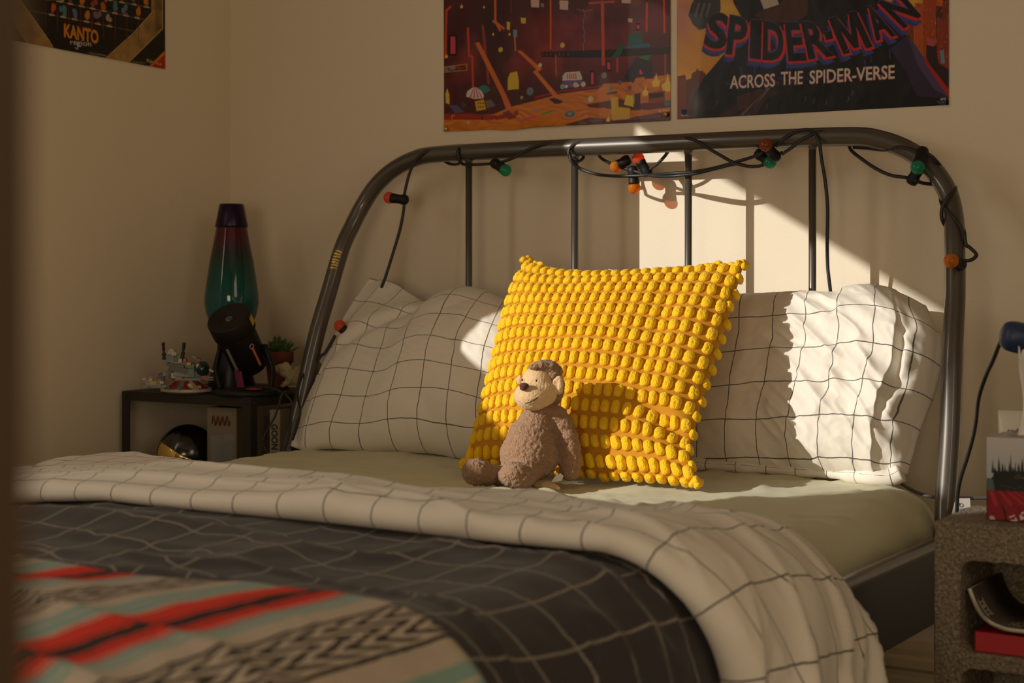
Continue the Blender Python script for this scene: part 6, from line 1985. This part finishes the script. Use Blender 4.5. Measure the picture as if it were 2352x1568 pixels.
# the tissue standing out of it
ns, nt = 40, 50
S, T = st(ns, nt)
wid = 0.060 * (1 - 0.30 * T) + 0.01
X = TBW / 2 + 0.012 + (S - 0.5) * wid + 0.006 * np.sin(T * 5)
Yy = TBD / 2 + 0.010 * np.sin(S * 9 + T * 2) * (0.4 + T) + 0.004 * noise(S * 6, T * 6, 0, 101) - 0.012 * T
Zz = TBH - 0.004 + T * 0.140 * (1 - 0.10 * np.abs(S - 0.45)) + 0.010 * T * noise(S * 9, 0, 0, 102)
tso = obj('tissue', loc3((np.stack([X, Yy, Zz], -1).reshape(-1, 3), gridfaces(ns, nt))), cloth('tissue_paper', (0.72, 0.70, 0.67), 0.95, 500, 0.4), tis, label='white tissue pulled up out of the slot')
sm = tso.modifiers.new('thickness', 'SOLIDIFY'); sm.thickness = 0.0008

# lotion tube behind the tissue box
tu0 = at(2312, 1140, d=2.627)
tub = thing('lotion_tube', 'white lotion tube with black lettering standing behind the tissue box', 'tube', (tu0[0] + 0.013, tu0[1], 0.581))
TW = 0.050
tz_top = 0.955 + (HORIZON - 942) / F_PX * 2.627 - 0.581
prof_t = [(0.0, 0.018, 0.018), (0.022, 0.018, 0.018), (0.024, 0.021, 0.020), (0.06, 0.0235, 0.016), (0.10, 0.0245, 0.010), (tz_top - 0.013, 0.0250, 0.003), (tz_top - 0.012, 0.0252, 0.0016), (tz_top, 0.0252, 0.0014)]
a_ = np.linspace(0, 2 * math.pi, 32, endpoint=False)
V = np.concatenate([np.stack([w_ * np.sign(np.cos(a_)) * np.abs(np.cos(a_)) ** (0.75), d_ * np.sin(a_), np.full(32, z_)], 1) for z_, w_, d_ in prof_t])
Fs = [[i_ * 32 + k, i_ * 32 + (k + 1) % 32, (i_ + 1) * 32 + (k + 1) % 32, (i_ + 1) * 32 + k] for i_ in range(len(prof_t) - 1) for k in range(32)] + [list(range(32))[::-1], [(len(prof_t) - 1) * 32 + k for k in range(32)]]
RT = rotm('Z', 8)
obj('tube_body', mv((V[64:], [[q - 64 for q in f] for f in Fs if min(f) >= 64] + [list(range(32))[::-1]]), WLOC[tub.name], RT), painted('white_tube_plastic', (0.74, 0.70, 0.63), 0.35, 0.02, 10, 0), tub)
obj('cap', mv((V[:64], [f for f in Fs if max(f) < 64] + [[32 + k for k in range(32)]]), WLOC[tub.name], RT), M['white'], tub)
ink = painted('tube_ink', (0.015, 0.012, 0.012), 0.5)
for txt, xl, w_, zb, hg_ in (('codex'[:3], -0.0105, 0.0160, tz_top - 0.035, 0.0088), ('NEW YORK', -0.0080, 0.0190, tz_top - 0.0415, 0.0028)):
    P, T = glyphs(txt, 0.015 if len(txt) < 5 else 0.005); P = P - [P[:, 0].min(), 0]
    P = P / [P[:, 0].max(), 1] * [w_, hg_]
    yy_ = -0.0105
    V2 = np.array([[xl + x, -np.interp(zb + y, [q[0] for q in prof_t], [q[2] for q in prof_t]) * (1 - min(abs(xl + x) / 0.0252, 1) ** 2.67) ** 0.5 - 0.0006, zb + y] for x, y in P])
    nV = len(V2)
    obj('lettering', mv((np.concatenate([V2, V2 + [0, 0.0012, 0]]), [list(t) for t in T] + [[t[2] + nV, t[1] + nV, t[0] + nV] for t in T]), WLOC[tub.name], RT), ink, tub, smooth=False)

# blue spot lamp with its stand behind the tissue box
LD = 2.60
e0 = at(2324, 772, d=LD)
lax = _R * 0.93 + _F * 0.05 + np.array([0, 0, -0.20]); lax /= np.linalg.norm(lax)
lamp = thing('desk_lamp', 'dark blue cylindrical reading lamp above the tissue box, trailing a black cord', 'lamp', (e0[0] + 0.062, -0.708, 0.5815))
navy = painted('navy_lamp_shade', (0.012, 0.035, 0.10), 0.45, 0.05, 10, 0.05)
rL = 36 * LD / F_PX
obj('shade', lathe([(1e-4, -0.016), (rL * .55, -0.0155), (rL * .80, -0.012), (rL * .95, -0.005), (rL, 0.004), (rL * 1.05, 0.10), (rL * 1.05, 0.105), (rL * 1.0, 0.105), (rL * .95, 0.02), (1e-4, 0.015)], 40, e0, basis(lax)), navy, lamp)
lb = WLOC[lamp.name]
st_pts = catmull([lb + [0, 0, 0.008], lb + [0.002, 0.002, 0.10], e0 + lax * 0.085 + np.array([0.004, 0.012, -rL * .9])], 8)
obj('stem', tube(st_pts, 0.005, 12), navy, lamp)
obj('base', lathe([(0.0235, 0.0), (0.024, 0.003), (0.022, 0.010), (0.009, 0.014), (1e-4, 0.014)], 32, lb), navy, lamp)
cord = [(2300, 780, LD + 0.01), (2292, 800, LD + 0.03), (2280, 830, LD + 0.06), (2266, 860, LD + 0.10), (2252, 900, LD + 0.14), (2246, 930, LD + 0.18), (2243, 960, LD + 0.22), (2236, 1000, LD + 0.26), (2222, 1050, LD + 0.30), (2206, 1100, LD + 0.33), (2199, 1145, LD + 0.35), (2198, 1200, LD + 0.36)]
obj('cord', tube(catmull([at(u, v, d=d) for u, v, d in cord], 8), 0.0035, 10), M['cable'], lamp)

# grey cable from behind the pillow, with its white paper tag
gc = thing('grey_cable', 'thin grey cable from under the right pillow passing behind the bed post', 'cable', tuple(at(2110, 1130, d=3.0)))
greyc = painted('grey_cable_rubber', (0.10, 0.10, 0.10), 0.4)
obj('cord', tube(catmull([at(u, v, d=d) for u, v, d in ((2036, 1094, 3.30), (2064, 1106, 3.25), (2086, 1120, 3.20), (2110, 1132, 3.18), (2140, 1140, 3.17), (2175, 1143, 3.20), (2215, 1144, 3.20), (2268, 1143, 3.20), (2360, 1142, 3.2))], 8), 0.0034, 10), greyc, gc)
tgp = [at(u, v, d=2.98) for u, v in ((2196, 1144), (2228, 1144), (2229, 1164), (2214, 1167), (2204, 1176), (2186, 1180))]
tv2 = np.array(tgp)
obj('paper_tag', (np.concatenate([tv2, tv2 + _F * 0.001]), [[5, 4, 3, 2, 1, 0], [6, 7, 8, 9, 10, 11]] + [[i_, (i_ + 1) % 6, (i_ + 1) % 6 + 6, i_ + 6] for i_ in range(6)]), M['white'], gc, smooth=False, label='white paper tag with small printed symbols')
rc2 = at(2200, 1157, d=2.977)
obj('tag_symbol', join(tube([rc2 + (_R * math.cos(t) + np.array([0, 0, 1]) * math.sin(t)) * 0.0032 for t in np.linspace(0, 2 * math.pi, 16)], 0.0005, 6), tube([rc2 + _R * a + np.array([0, 0, b]) for a, b in ((0.0, -0.006), (0.003, -0.0105), (-0.003, -0.0105), (0, -0.006))], 0.0004, 6)), ink, gc, label='black printed symbols')
